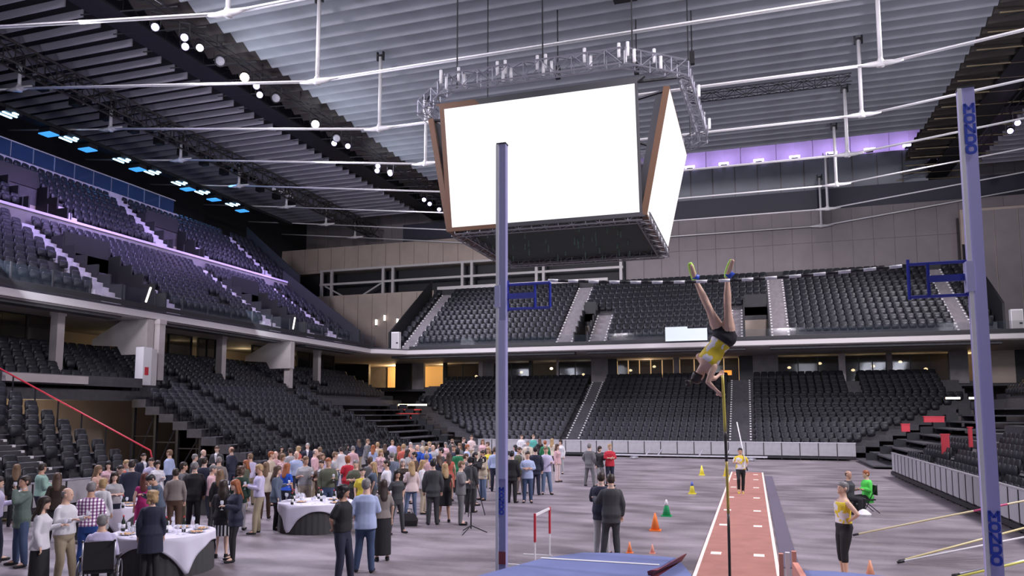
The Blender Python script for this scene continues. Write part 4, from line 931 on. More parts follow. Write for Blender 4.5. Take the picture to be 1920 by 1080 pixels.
    def g_trousers(s, m, top=1.03, to=.93, rad=1.0, straight=True):
        mb = MB(); k = s.k; torso(mb, s.M, s.T, .016, .84, 1.0)
        for i in (0, 1):
            kn, an = s.legs[i]; hip = s.hip[i]
            p, r = smoothpts(hip, kn, an, .103*k, .076*k, .060*k)
            if to < .6:  # shorts
                e = hip.lerp(kn, to+.2); limb(mb, [hip, hip.lerp(e, .5), e], [.106*k, .098*k, .086*k]); continue
            if to < .9:  # three-quarter tights
                e = kn.lerp(an, .38); limb(mb, [hip, hip.lerp(kn, .4), kn, e], [.106*k, .104*k, .072*k, .066*k]); continue
            p[-1] = kn.lerp(an, 1.02); limb(mb, p, [x*rad for x in r])
        return fuse(mb, .0145, 'trousers', m)
    def g_shorts(s, m): return s.g_trousers(m, to=.1)
    def g_tights(s, m): return s.g_trousers(m, to=.8)
    def g_leggings(s, m): return s.g_trousers(m, rad=.93)
    def top(s, m, name, off, sleeve, hem, flare=.0, rad=1.0):
        mb = MB(); k = s.k; torso(mb, s.M, s.T, off, hem, 1.46 if sleeve != 'none' else 1.40, flare)
        for i in (0, 1):
            el, wr = s.arms[i]; sh = s.sh[i]
            if sleeve == 'long':
                p, r = smoothpts(sh, el, wr, (.052+off*.5)*rad*k, (.050+off*.4)*rad*k, (.038+off*.4)*rad*k); p[-1] = el.lerp(wr, .96); limb(mb, p, r)
            elif sleeve == 'short': limb(mb, [sh, sh.lerp(el, .4), sh.lerp(el, .72)], [(.053+off*.5)*k, (.057+off*.5)*k, (.058+off*.5)*k])
            elif sleeve == 'roll': limb(mb, [sh, sh.lerp(el, .5), el, el.lerp(wr, .25)], [(.053+off*.5)*k, (.056+off*.4)*k, (.053+off*.4)*k, (.048+off*.4)*k])
            else: ball(mb, sh.lerp(s.M @ Vector((0, .01, 1.40)), .28), .050*k)
        return fuse(mb, .0145, name, m)
    def g_shirt(s, m): return s.top(m, 'shirt', .024, 'long', .92)
    def g_shirtshort(s, m): return s.top(m, 'shirt', .024, 'short', .92)
    def g_shirtroll(s, m): return s.top(m, 'shirt', .026, 'roll', .92, .004)
    def g_singlet(s, m): return s.top(m, 'singlet', .016, 'none', 1.00)
    def g_jacket(s, m): return s.top(m, 'jacket', .036, 'long', .84, .012, 1.06)
    def g_blouse(s, m): return s.top(m, 'blouse', .026, 'long', .92, .015)
    def g_dress(s, m):
        mb = MB(); torso(mb, s.M, s.T, .018, .92, 1.455)
        mb.rings([xf(s.M, ell((0, .01, z), a, b, 16)) for z, a, b in ((.50, .215, .165), (.70, .205, .155), (.90, .192, .142), (1.0, .165, .118))])
        for i in (0, 1):
            sh = s.sh[i]; limb(mb, [sh, sh.lerp(s.arms[i][0], .3)], [.060*s.k, .056*s.k])
        return fuse(mb, .0145, 'dress', m)
    def g_skirt(s, m):
        mb = MB(); mb.rings([xf(s.M, ell((0, .01, z), a, b, 18)) for z, a, b in ((.50, .185, .150), (.75, .200, .150), (.92, .192, .138), (1.03, .155, .110))]); return fuse(mb, .0145, 'skirt', m)
    def g_longskirt(s, m):
        mb = MB()
        mb.rings([[(p[0]*(1+.04*math.sin(6*math.atan2(p[1], p[0]))*(1.0-z)), p[1], p[2]) for p in ell((0, .01, z), a, b, 30)] for z, a, b in ((.14, .20, .17), (.5, .195, .16), (.75, .198, .152), (.92, .190, .138), (1.03, .148, .106))]); return fuse(mb, .014, 'skirt', m)
    def g_coat(s, m): return s.top(m, 'coat', .040, 'long', .84, .03, 1.08) if False else s._coat(m)
    def _coat(s, m):
        mb = MB(); torso(mb, s.M, s.T, .036, .92, 1.455)
        mb.rings([xf(s.M, ell((0, .01, z), a, b, 18)) for z, a, b in ((.56, .235, .185), (.75, .225, .172), (.92, .212, .16), (1.05, .18, .13))])
        for i in (0, 1):
            el, wr = s.arms[i]; p, r = smoothpts(s.sh[i], el, wr, .068*s.k, .063*s.k, .053*s.k); limb(mb, p, r)
        return fuse(mb, .0145, 'coat', m)
    def hair_cap(s, mb, off=.012, back=1.0, low=1.60):
        H = s.Hd; P = [(low-.04, .070, .06, .035), (low, .076, .082, .024), (1.65, .078, .092, .014), (1.69, .077, .094, .008), (1.725, .064, .080, .008), (1.748, .040, .05, .010), (1.757, .014, .018, .012)]
        mb.rings([xf(H, ell((0, y, z), a+off, b+off, 14)) for z, a, b, y in P])
    def g_hair(s, m):
        mb = MB(); s.hair_cap(mb, .008, low=1.625); mb.rings([xf(s.Hd, ell((0, y, z), a, b, 12)) for z, a, b, y in ((1.555, .050, .030, .045), (1.59, .068, .050, .042), (1.64, .080, .066, .034))]); return fuse(mb, .012, 'hair', m, it=2)
    def g_hairbald(s, m):
        mb = MB(); H = s.Hd
        mb.rings([xf(H, ell((0, y, z), a, b, 14)) for z, a, b, y in ((1.585, .066, .05, .045), (1.62, .082, .075, .034), (1.66, .085, .080, .032), (1.69, .076, .068, .038))]); return fuse(mb, .012, 'hair', m, it=2)
    def g_hairlong(s, m):
        mb = MB(); s.hair_cap(mb, .015, low=1.62); H = s.Hd
        mb.rings([xf(H, ell((0, y, z), a, b, 12)) for z, a, b, y in ((1.29, .055, .025, .125), (1.36, .085, .035, .115), (1.46, .098, .046, .085), (1.55, .095, .055, .060), (1.64, .088, .070, .04))])
        for q in (-1, 1): mb.path([H @ Vector((q*.075, -.01, 1.68)), H @ Vector((q*.085, 0, 1.58)), H @ Vector((q*.088, .02, 1.45)), H @ Vector((q*.075, .04, 1.36))], [.022, .026, .028, .018], 8)
        return fuse(mb, .013, 'hair', m, it=2)
    def g_haircurly(s, m):
        mb = MB(); s.hair_cap(mb, .02, low=1.62); H = s.Hd; rnd = random.Random(3)
        for k in range(46):
            a = rnd.uniform(-.2, math.pi+.2); z = rnd.uniform(1.50, 1.73); ball(mb, H @ Vector((.085*math.cos(a), .02+.085*math.sin(a), z)), rnd.uniform(.024, .036), 6)
        return fuse(mb, .012, 'hair', m, it=1)
    def g_hairbob(s, m):
        mb = MB(); s.hair_cap(mb, .018, low=1.60); H = s.Hd; mb.rings([xf(H, ell((0, .03, z), a, b, 12)) for z, a, b in ((1.50, .075, .05), (1.55, .092, .066), (1.62, .094, .078))]); return fuse(mb, .013, 'hair', m, it=2)
    def g_hairbun(s, m):
        mb = MB(); s.hair_cap(mb, .008, low=1.62); H = s.Hd; mb.path([H @ Vector((0, .08, 1.70)), H @ Vector((0, .12, 1.73)), H @ Vector((0, .17, 1.76))], [.03, .03, .02], 8)
        for a in range(6): ball(mb, H @ Vector((.030*math.cos(a), .165+.02*math.sin(a*2), 1.765+.03*math.sin(a))), .030, 6)
        return fuse(mb, .012, 'hair', m, it=1)
    def g_eyes(s, m):
        mb = MB()
        for q in (-.030, .030): ball(mb, s.Hd @ Vector((q, -.084, 1.640)), .0095, 8, (1.2, .7, .8))
        mb.rings([xf(s.Hd, [(-.022, -.0885, 1.572), (.022, -.0885, 1.572), (.020, -.080, 1.565), (-.020, -.080, 1.565)]), xf(s.Hd, [(-.018, -.0895, 1.577), (.018, -.0895, 1.577), (.018, -.08, 1.580), (-.018, -.08, 1.580)])])
        return mb.mesh('eyes', m, True)
    def g_shirtfront(s, m):
        mb = MB(); M = s.M
        yf = lambda z: min(y-b for zz, a, b, y in s.T if abs(zz-z) < .08)-.040
        mb.rings([xf(M, [(-.045, -.045, 1.475), (.045, -.045, 1.475), (.045, -.03, 1.47), (-.045, -.03, 1.47)]), xf(M, [(-.05, yf(1.40), 1.41), (.05, yf(1.40), 1.41), (.05, -.03, 1.41), (-.05, -.03, 1.41)]), xf(M, [(-.035, yf(1.3), 1.3), (.035, yf(1.3), 1.3), (.035, -.03, 1.3), (-.035, -.03, 1.3)]), xf(M, [(-.006, yf(1.12), 1.12), (.006, yf(1.12), 1.12), (.006, -.03, 1.12), (-.006, -.03, 1.12)])])
        mb.rings([xf(M, ell((0, .010, 1.47), .066, .064, 14)), xf(M, ell((0, .014, 1.515), .060, .062, 14))])
        return mb.mesh('shirt_collar', m, False)
C = dict(white=(.72, .71, .74), lilac=(.58, .54, .74), ltblue=(.42, .50, .72), blue=(.03, .12, .52), royal=(.02, .10, .60), navy=(.018, .022, .048), black=(.014, .014, .017), char=(.05, .052, .058), grey=(.16, .16, .165), ltgrey=(.42, .42, .43),
         khaki=(.36, .30, .20), beige=(.52, .44, .33), cream=(.66, .58, .46), olive=(.10, .11, .07), green=(.02, .20, .08), ltgreen=(.30, .48, .40), greygreen=(.12, .17, .14), red=(.52, .02, .04), coral=(.60, .14, .10), pink=(.66, .42, .44), ltpink=(.72, .58, .56),
         magenta=(.45, .02, .16), yellow=(.68, .56, .05), teal=(.10, .42, .36), peach=(.66, .42, .33), brown=(.09, .05, .03), dkbrown=(.03, .018, .012), ltbrown=(.20, .12, .065), blond=(.42, .28, .13), ginger=(.33, .10, .03), whitehair=(.45, .43, .42), greyhair=(.20, .19, .185), blackhair=(.010, .009, .009),
         jeans=(.05, .08, .16), ltjeans=(.14, .20, .32), plum=(.10, .03, .14), bluegrey=(.09, .12, .17), greyblue=(.17, .20, .27), redbrown=(.12, .03, .02), neon=(.10, .75, .10), turq=(.05, .35, .45), taupe=(.24, .21, .19), trouserblue=(.02, .07, .28), darkgreen=(.02, .05, .035))
for k_ in C: C[k_] = tuple(v*.88 for v in C[k_])
def cm(c):
    if c == 'stripes':
        if 'striped_cloth' not in MATS:
            m = mat('striped_cloth', (.7, .7, .72), .8); nt = m.node_tree; tc = nt.nodes.new('ShaderNodeTexCoord'); wv = nt.nodes.new('ShaderNodeTexWave'); wv.bands_direction = 'X'; wv.inputs['Scale'].default_value = 4.2
            r = nt.nodes.new('ShaderNodeValToRGB'); r.color_ramp.interpolation = 'CONSTANT'; r.color_ramp.elements[0].color = (.012, .012, .015, 1); r.color_ramp.elements[1].position = .5; r.color_ramp.elements[1].color = (.75, .74, .76, 1)
            nt.links.new(tc.outputs['Object'], wv.inputs['Vector']); nt.links.new(wv.outputs['Fac'], r.inputs[0]); nt.links.new(r.outputs[0], nt.nodes['Principled BSDF'].inputs['Base Color'])
        return MATS['striped_cloth']
    if c == 'plaid':
        if 'plaid_cloth' not in MATS:
            m = mat('plaid_cloth', (.6, .5, .7), .8); nt = m.node_tree; tc = nt.nodes.new('ShaderNodeTexCoord'); L = nt.links; prev = None
            for d in ('X', 'Z'):
                wv = nt.nodes.new('ShaderNodeTexWave'); wv.bands_direction = d; wv.inputs['Scale'].default_value = 5; L.new(tc.outputs['Object'], wv.inputs['Vector'])
                r = nt.nodes.new('ShaderNodeValToRGB'); r.color_ramp.elements[0].position = .35; r.color_ramp.elements[0].color = (.30, .12, .30, 1); r.color_ramp.elements[1].position = .5; r.color_ramp.elements[1].color = (1, 1, 1, 1); L.new(wv.outputs['Fac'], r.inputs[0])
                if prev:
                    mx = nt.nodes.new('ShaderNodeMixRGB'); mx.blend_type = 'MULTIPLY'; mx.inputs[0].default_value = .8; L.new(prev.outputs[0], mx.inputs[1]); L.new(r.outputs[0], mx.inputs[2]); L.new(mx.outputs[0], nt.nodes['Principled BSDF'].inputs['Base Color'])
                prev = r
        return MATS['plaid_cloth']
    if c == 'print':
        return mat('print_cloth', (.55, .36, .38), .8, noise=.7, nscale=22)
    return mat('cloth_'+c, C[c], .82, noise=.05, nscale=9, bump=.15)
def hm(c): return mat('hair_'+c, C[c], .55, noise=.25, nscale=40)
SK = [(.60, .37, .27), (.52, .31, .21), (.42, .24, .16), (.66, .44, .34)]
def skin(i): return mat('skin_%d' % i, SK[i], .5, noise=.05, nscale=8)
POSES = {}
def getpose(code, fem, heavy=0):
    k = code+('F' if fem else 'M')+('h' if heavy else '')
    if k not in POSES:
        A = dict(idle=('down', 'down', 'stand', 0, 0), glass=('down', 'glass', 'relax', 8, 0), glassl=('glass', 'pocket', 'relax', 0, -15), fold=('fold', 'fold', 'stand', 5, 10), pocket=('pocket', 'pocket', 'wide', 0, 0), chat=('glass', 'glass', 'relax', 6, 20),
                 walk=('back', 'glass', 'walk', 0, 0), hip=('hip', 'hip', 'relax', -8, 0), drink=('down', 'drink', 'wide', -10, 0), behind=('behind', 'behind', 'relax', 0, 25), camera=('camera', 'camera', 'wide', 0, 0), out=('down', 'out', 'relax', 6, 0),
                 eat=('phone', 'drink', 'stand', 25, 0), sit=('down', 'glass', 'sit', 0, 0))[code]
        ln = {'eat': 14, 'camera': 3, 'sit': 2}.get(code, 0)
        POSES[k] = Pose(k if code != 'walk' else 'walk'+k, fem, A[0], A[1], A[2], nod=-A[3] if False else A[3], turn=A[4], lean=ln, heavy=.12 if heavy else 0)
    return POSES[k]
def dress_person(t, P, parts, sk, detail=True):
    """parts: list of (mesh kind, material)"""
    def put(kind, m, name=None, label=None):
        me = P.mesh(kind, m); o = link(name or me.name.split('.')[0], me, t)
        if o.material_slots: o.material_slots[0].link = 'OBJECT'; o.material_slots[0].material = m
        if label: o['label'] = label
        return o
    put('body', skin(sk), 'body')
    for kind, m in parts:
        if kind == 'shoes': put('shoe0', m, 'shoe'); put('shoe1', m, 'shoe')
        else: put(kind, m)
    if detail: put('eyes', mat('eye_dark', (.03, .015, .012), .4), 'eyes')
    return t
def place_by_head(px, py, h):
    # floor point under a head top seen at (px, py)
    P = math.atan(138/1420); S = math.atan(469/1426.7); r = (px-943)/1420; u = (637-py)/1420
    hh = math.cos(P)-math.sin(P)*u; z = math.sin(P)+math.cos(P)*u; t = (h-3.1)/z
    return (math.cos(S)*r-math.sin(S)*hh)*t, (math.sin(S)*r+math.cos(S)*hh)*t
CAMYAW = math.degrees(math.atan(469/1426.7))
POSE_OF = {}; PLACED = []; LABELS = set()
def person(px, py, h, face, code, fem, top, topc, bot, botc, hair, hairc, label, sk=0, front=None, shoe='black', heavy=0, extra=None, feet=None):
    """face: 0 looks at the camera, 90 to the right of the picture, 180 away"""
    if feet:
        P = math.atan(138/1420); u = (637-feet)/1420; r = (px-943)/1420; S = math.atan(469/1426.7)
        hh = math.cos(P)-math.sin(P)*u; z = math.sin(P)+math.cos(P)*u; q = -3.1/z; x, y = (math.cos(S)*r-math.sin(S)*hh)*q, (math.sin(S)*r+math.cos(S)*hh)*q
    else: x, y = place_by_head(px, py, h)
    for _ in range(30):       # nobody stands inside somebody else
        for (a, b) in PLACED:
            d = math.hypot(x-a, y-b)
            if d < .46:
                ux, uy = (x, y); L = math.hypot(ux, uy); s_ = 1 if (x*x+y*y) >= (a*a+b*b) else -1
                x += s_*ux/L*.09; y += s_*uy/L*.09; break
        else: break
    PLACED.append((x, y))
    az = math.degrees(math.atan2(x, y))      # bearing from camera
    if label in LABELS: label += ', farther back'
    if label in LABELS: label += ' at its edge'
    LABELS.add(label)
    t = thing('person', label, 'person', (x, y, 0), R_(-az+face)); POSE_OF[t.name] = (code, fem, heavy)
    s = h/1.752; t.scale = (s, s, s); P = getpose(code, fem, heavy); D = depth(x, y)
    parts = []
    if bot: parts.append((bot, cm(botc)))
    parts.append((top, cm(topc)))
    if hair: parts.append((hair, hm(hairc)))
    parts.append(('shoes', cm(shoe)))
    if front or top == 'jacket' and not fem: parts.append(('shirtfront', cm(front or 'ltgrey')))
    dress_person(t, P, parts, sk, not (110 < face % 360 < 250))
    return t
J, SH, SS, SR, BL = 'jacket', 'shirt', 'shirtshort', 'shirtroll', 'blouse'
TR, SK_, LS = 'trousers', 'skirt', 'longskirt'
H1, HB, HL, HC, HO = 'hair', 'hairbald', 'hairlong', 'haircurly', 'hairbob'
# (head px, head py, height, facing, pose, female, top, colour, bottom, colour, hair, colour, label, ...)
P_ = [
 (-4, 893, 1.78, 80, 'glass', 0, SH, 'lilac', TR, 'navy', H1, 'dkbrown', 'man in pale blue shirt cut off by the left picture edge'),
 (45, 892, 1.82, -70, 'drink', 0, J, 'greygreen', TR, 'jeans', H1, 'dkbrown', 'man in grey-green jacket and jeans drinking, at the left edge', dict(front='white')),
 (80, 868, 1.80, 110, 'chat', 0, SH, 'ltgreen', TR, 'navy', H1, 'dkbrown', 'man in pale green shirt behind the drinking man'),
 (32, 870, 1.70, 175, 'idle', 1, J, 'black', TR, 'black', HL, 'ltbrown', 'woman with long light brown hair behind the drinking man'),
 (108, 886, 1.66, 180, 'idle', 1, BL, 'dkbrown', TR, 'black', HL, 'brown', 'woman with brown hair and dark brown top, back turned, at the left barrier'),
 (82, 930, 1.68, 75, 'glass', 1, BL, 'white', LS, 'black', HL, 'dkbrown', 'woman with long dark wavy hair, white blouse and long black skirt'),
 (126, 915, 1.74, 50, 'chat', 0, SH, 'white', TR, 'khaki', HB, 'greyhair', 'balding man in white shirt and khaki trousers holding a glass', dict(heavy=1)),
 (172, 903, 1.78, 172, 'glass', 0, SH, 'plaid', TR, 'trouserblue', H1, 'greyhair', 'man in purple plaid shirt and blue trousers, back turned'),
 (184, 872, 1.68, 60, 'chat', 1, BL, 'peach', TR, 'black', HL, 'ltbrown', 'woman in peach top with long chestnut hair, in profile'),
 (194, 896, 1.62, 150, 'glass', 1, BL, 'white', SK_, 'ltgrey', HO, 'blond', 'blonde woman in white top beside the plaid shirt man'),
 (204, 864, 1.66, -10, 'glass', 1, BL, 'pink', TR, 'grey', HL, 'blackhair', 'dark-haired woman in pink top facing the camera'),
 (226, 872, 1.70, 30, 'glass', 0, SH, 'char', TR, 'black', H1, 'dkbrown', 'man in charcoal shirt half hidden left of the navy suit'),
 (248, 862, 1.86, 170, 'idle', 0, J, 'navy', TR, 'navy', H1, 'dkbrown', 'tall man in dark navy suit, back turned, behind the left tables'),
 (272, 886, 1.68, 175, 'idle', 1, 'dress', 'magenta', None, None, HL, 'redbrown', 'woman in magenta dress with dark red hair, back turned'),
 (300, 884, 1.74, -60, 'eat', 0, SH, 'bluegrey', TR, 'char', H1, 'blackhair', 'man in grey-blue sweater bending to eat behind the blonde in navy'),
 (279, 924, 1.68, 178, 'idle', 1, 'coat', 'navy', 'leggings', 'black', HC, 'blond', 'woman with curly strawberry blonde hair in navy coat at the nearest table', dict(feet=1092)),
 (318, 843, 1.84, -120, 'idle', 0, SH, 'ltblue', TR, 'navy', H1, 'ltbrown', 'tall man in light blue shirt before the dark stand legs'),
 (284, 858, 1.72, -20, 'glass', 0, SH, 'lilac', TR, 'navy', H1, 'dkbrown', 'man in lilac shirt behind the navy suit'),
 (270, 850, 1.74, 20, 'idle', 0, J, 'navy', TR, 'navy', H1, 'dkbrown', 'man in navy jacket near the foot of the red handrail', dict(front='white')),
 (296, 862, 1.66, 10, 'glass', 1, BL, 'white', TR, 'black', HO, 'dkbrown', 'woman in white blouse with dark bob left of the tall blue shirt'),
 (345, 866, 1.78, 100, 'pocket', 0, J, 'grey', TR, 'khaki', H1, 'dkbrown', 'man in grey jacket and khaki trousers, in profile'),
 (330, 878, 1.70, 175, 'idle', 0, SH, 'taupe', TR, 'brown', H1, 'dkbrown', 'man in taupe sweater between the bending man and the grey jacket'),
 (366, 865, 1.80, 172, 'idle', 0, J, 'black', TR, 'black', H1, 'greyhair', 'grey-haired man in long black jacket, back turned', dict(heavy=1)),
 (384, 857, 1.80, 150, 'pocket', 0, J, 'navy', TR, 'navy', H1, 'dkbrown', 'man in dark navy leather jacket beside the grey-haired man'),
 (399, 871, 1.72, 90, 'glass', 0, SH, 'pink', TR, 'char', H1, 'greyhair', 'grey-haired man in pale pink shirt, in profile to the right'),
 (366, 851, 1.74, 110, 'idle', 0, SH, 'char', TR, 'char', H1, 'greyhair', 'grey-haired man behind the black jackets'),
 (381, 843, 1.76, 60, 'glass', 0, J, 'black', TR, 'black', HB, 'whitehair', 'white-haired balding man at the back of the left group', dict(front='ltgrey')),
 (407, 836, 1.80, -15, 'glass', 0, J, 'char', TR, 'char', H1, 'brown', 'man in charcoal suit facing the camera under the stand', dict(front='white')),
 (411, 856, 1.74, 178, 'idle', 0, SH, 'taupe', TR, 'char', H1, 'taupe', 'man in brown-grey sweater, back turned, before the charcoal suit'),
 (434, 838, 1.82, -120, 'pocket', 0, J, 'navy', TR, 'navy', HB, 'brown', 'balding man in dark suit right of the charcoal suit', dict(front='white')),
 (413, 880, 1.66, 175, 'idle', 1, BL, 'black', TR, 'black', HL, 'ltbrown', 'woman with light brown hair just behind the striped skirt'),
 (414, 903, 1.66, 165, 'fold', 1, J, 'black', SK_, 'stripes', HL, 'dkbrown', 'woman with black and white vertically striped skirt', dict(feet=1046)),
 (438, 888, 1.70, -70, 'glass', 1, J, 'navy', 'leggings', 'black', HL, 'ginger', 'ginger-haired woman with plum scarf and dark coat', dict(feet=1046)),
 (452, 873, 1.70, 170, 'idle', 1, J, 'darkgreen', TR, 'white', HC, 'brown', 'woman with brown curls, dark green jacket and white trousers'),
 (483, 867, 1.78, -90, 'chat', 0, SH, 'lilac', TR, 'khaki', H1, 'blond', 'fair-haired man in pale blue shirt and khaki trousers, in profile', dict(feet=1000)),
 (516, 868, 1.70, 90, 'glass', 1, J, 'bluegrey', 'leggings', 'black', HL, 'brown', 'woman in dark blue-grey jacket and black trousers left of the middle table', dict(feet=993)),
 (499, 866, 1.66, 175, 'idle', 1, BL, 'cream', TR, 'brown', HL, 'ltbrown', 'woman in cream top behind the fair-haired man'),
 (517, 846, 1.76, 0, 'glass', 0, SH, 'pink', TR, 'char', HB, 'greyhair', 'balding man in pink shirt behind the blue-grey jacket'),
 (530, 850, 1.70, 40, 'glass', 1, BL, 'print', TR, 'black', HO, 'ltbrown', 'woman in patterned top with light brown bob behind the blue top'),
 (538, 868, 1.66, 140, 'glass', 1, SS, 'royal', 'leggings', 'navy', HL, 'ginger', 'woman in bright royal blue top with long auburn hair'),
 (556, 846, 1.78, 20, 'glass', 0, SH, 'ltblue', TR, 'navy', HB, 'brown', 'man in light blue shirt behind the middle table'),
 (573, 855, 1.82, 10, 'chat', 0, SS, 'ltgrey', TR, 'beige', H1, 'ltbrown', 'big man in light grey polo and beige trousers behind the middle table', dict(heavy=1)),
 (591, 842, 1.80, 85, 'glass', 0, SR, 'pink', TR, 'khaki', HB, 'greyhair', 'man in pink shirt, in profile, right of the grey polo'),
 (577, 831, 1.80, 0, 'idle', 0, J, 'navy', TR, 'navy', H1, 'whitehair', 'white-haired man in navy suit and white shirt at the back', dict(front='white')),
 (603, 862, 1.72, -30, 'fold', 0, J, 'brown', TR, 'brown', H1, 'dkbrown', 'man in brown jacket right of the pink shirt'),
 (628, 847, 1.78, 90, 'fold', 0, SS, 'ltgrey', TR, 'black', H1, 'ltbrown', 'man in striped pale grey short-sleeved shirt and black trousers'),
 (652, 854, 1.72, -160, 'glass', 1, SS, 'red', TR, 'red', HO, 'ginger', 'woman in bright red with short ginger hair'),
 (667, 862, 1.74, -20, 'fold', 0, SS, 'olive', TR, 'char', H1, 'greyhair', 'man in dark olive tee-shirt with folded arms'),
 (680, 877, 1.60, 10, 'idle', 1, SS, 'yellow', TR, 'olive', H1, 'dkbrown', 'small person in yellow top before the blue shirt man'),
 (641, 918, 1.80, 60, 'behind', 0, SS, 'black', TR, 'navy', HC, 'blackhair', 'man in black tee-shirt and navy tracksuit trousers, hands behind his back', dict(sk=2, feet=1096)),
 (684, 900, 1.82, 176, 'glassl', 0, SR, 'ltblue', TR, 'jeans', H1, 'greyhair', 'man in light blue shirt and jeans, back turned, nearest in the middle', dict(feet=1074, heavy=1)),
 (716, 899, 1.70, -165, 'idle', 1, SS, 'taupe', LS, 'black', HL, 'dkbrown', 'woman with long dark hair, brown blouse and long black skirt', dict(feet=1052)),
 (735, 847, 1.82, 175, 'idle', 0, J, 'greyblue', TR, 'navy', H1, 'greyhair', 'grey-haired man in blue-grey blazer, back turned'),
 (714, 842, 1.70, 20, 'glass', 1, BL, 'print', TR, 'char', HL, 'blond', 'woman in pink patterned top left of the blazer'),
 (694, 856, 1.70, 175, 'idle', 1, BL, 'grey', TR, 'black', HO, 'brown', 'woman in grey top left of the pink patterned top'),
 (755, 860, 1.68, 10, 'glass', 1, J, 'dkbrown', TR, 'ltgrey', HL, 'whitehair', 'white-haired woman in dark jacket and pale grey trousers'),
 (771, 862, 1.68, -165, 'glass', 1, BL, 'ltpink', 'leggings', 'ltjeans', HL, 'blond', 'blonde woman in pale pink blouse and blue jeans', dict(feet=972)),
 (811, 861, 1.82, 180, 'idle', 0, J, 'char', TR, 'char', H1, 'blackhair', 'man in dark grey suit, back turned, feet apart', dict(feet=984)),
 (834, 866, 1.68, -165, 'glass', 1, 'dress', 'black', None, None, HL, 'blond', 'blonde woman in black dress and heels', dict(feet=980)),
 (783, 834, 1.76, 10, 'idle', 0, SS, 'blue', TR, 'char', HB, 'greyhair', 'balding man in blue sports top with yellow front'),
 (770, 829, 1.76, 0, 'glass', 0, SH, 'peach', TR, 'char', H1, 'whitehair', 'white-haired man in orange-pink shirt at the back'),
 (800, 836, 1.72, 180, 'idle', 1, SS, 'royal', TR, 'black', H1, 'blond', 'fair-haired person in royal blue top near the back'),
 (812, 834, 1.74, -20, 'glass', 0, SH, 'ltgrey', TR, 'char', HB, 'greyhair', 'bald man with pale grey shirt behind the dark grey suit'),
 (792, 862, 1.66, 90, 'glass', 1, BL, 'white', TR, 'beige', HL, 'blond', 'blonde woman in white between the pink blouse and the dark suit'),
 (858, 840, 1.74, 172, 'idle', 1, J, 'green', TR, 'black', HO, 'blackhair', 'person in bright green jacket, back turned'),
 (842, 848, 1.72, 175, 'idle', 1, 'dress', 'coral', None, None, HL, 'brown', 'woman in red dress beside the green jacket'),
 (873, 850, 1.72, 100, 'glass', 0, SH, 'grey', TR, 'char', H1, 'brown', 'man in grey top left of the photographers'),
 (889, 847, 1.78, 100, 'camera', 0, J, 'black', TR, 'char', H1, 'blackhair', 'photographer in black jacket raising a camera'),
 (882, 856, 1.74, 150, 'idle', 0, J, 'char', TR, 'black', H1, 'dkbrown', 'man in black vest behind the tripod'),
 (905, 845, 1.78, -60, 'fold', 0, J, 'beige', TR, 'ltjeans', H1, 'dkbrown', 'man in beige jacket and pale jeans beside the photographer', dict(feet=938)),
 (916, 838, 1.70, -30, 'glass', 1, BL, 'yellow', TR, 'khaki', HL, 'blond', 'blonde woman in yellow-green top right of the beige jacket'),
 (848, 823, 1.78, 0, 'camera', 0, SH, 'grey', TR, 'char', H1, 'ltbrown', 'tall person in grey at the back left of the green jacket'),
 (869, 820, 1.80, 60, 'glass', 0, J, 'black', TR, 'black', H1, 'brown', 'man in black coat in the back row above the photographers'),
 (884, 816, 1.82, 20, 'glass', 0, SH, 'ltpink', TR, 'khaki', H1, 'brown', 'tall man in pale pink shirt in the back row'),
 (905, 823, 1.76, 0, 'glass', 1, BL, 'pink', TR, 'char', HL, 'ltbrown', 'woman in pink with light brown hair in the back row'),
 (928, 838, 1.76, 170, 'idle', 0, SH, 'ltblue', TR, 'navy', H1, 'brown', 'man in light blue shirt just left of the left upright'),
 (960, 845, 1.80, 160, 'idle', 0, J, 'black', TR, 'black', H1, 'blackhair', 'man in black just right of the left upright'),
 (973, 846, 1.80, 60, 'glass', 0, J, 'olive', TR, 'taupe', H1, 'brown', 'man in olive jacket and taupe trousers', dict(feet=926)),
 (989, 846, 1.78, 0, 'fold', 0, SR, 'ltblue', TR, 'jeans', H1, 'dkbrown', 'man in sky blue shirt with folded arms'),
 (1004, 837, 1.84, 175, 'idle', 0, J, 'navy', TR, 'navy', H1, 'blackhair', 'man in dark navy suit, back turned, in the right-hand group'),
 (1024, 837, 1.82, 10, 'glass', 0, SR, 'lilac', TR, 'ltjeans', H1, 'ltbrown', 'man in lilac shirt and pale jeans', dict(feet=927)),
 (978, 815, 1.80, 10, 'glass', 0, SH, 'white', TR, 'char', H1, 'brown', 'person in white at the back of the right-hand group'),
 (1000, 815, 1.80, 30, 'glass', 0, SH, 'teal', TR, 'char', H1, 'ltbrown', 'person in turquoise at the back of the right-hand group'),
 (1035, 822, 1.76, 160, 'idle', 1, BL, 'cream', TR, 'char', HL, 'blond', 'blonde woman in cream behind the lilac shirt'),
 (1051, 824, 1.76, -30, 'idle', 1, BL, 'white', TR, 'ltgrey', HO, 'dkbrown', 'woman in white with dark bob at the right end of the crowd'),
 (1045, 832, 1.72, 60, 'idle', 1, BL, 'pink', TR, 'ltpink', HL, 'brown', 'woman in pink at the right end of the crowd'),
 (1022, 826, 1.72, 180, 'idle', 0, SH, 'green', TR, 'char', H1, 'ginger', 'person in green behind the lilac shirt'),
 (1106, 832, 1.82, 150, 'pocket', 0, J, 'grey', TR, 'grey', H1, 'greyhair', 'man in grey suit standing apart with two others', dict(feet=912)),
 (1124, 836, 1.70, 30, 'glass', 1, BL, 'char', TR, 'ltgrey', HO, 'dkbrown', 'woman in dark top and pale trousers between the grey suit and the red shirt'),
 (1143, 832, 1.80, 20, 'fold', 0, SR, 'red', TR, 'navy', H1, 'blond', 'man in red shirt and navy trousers near the far barrier'),
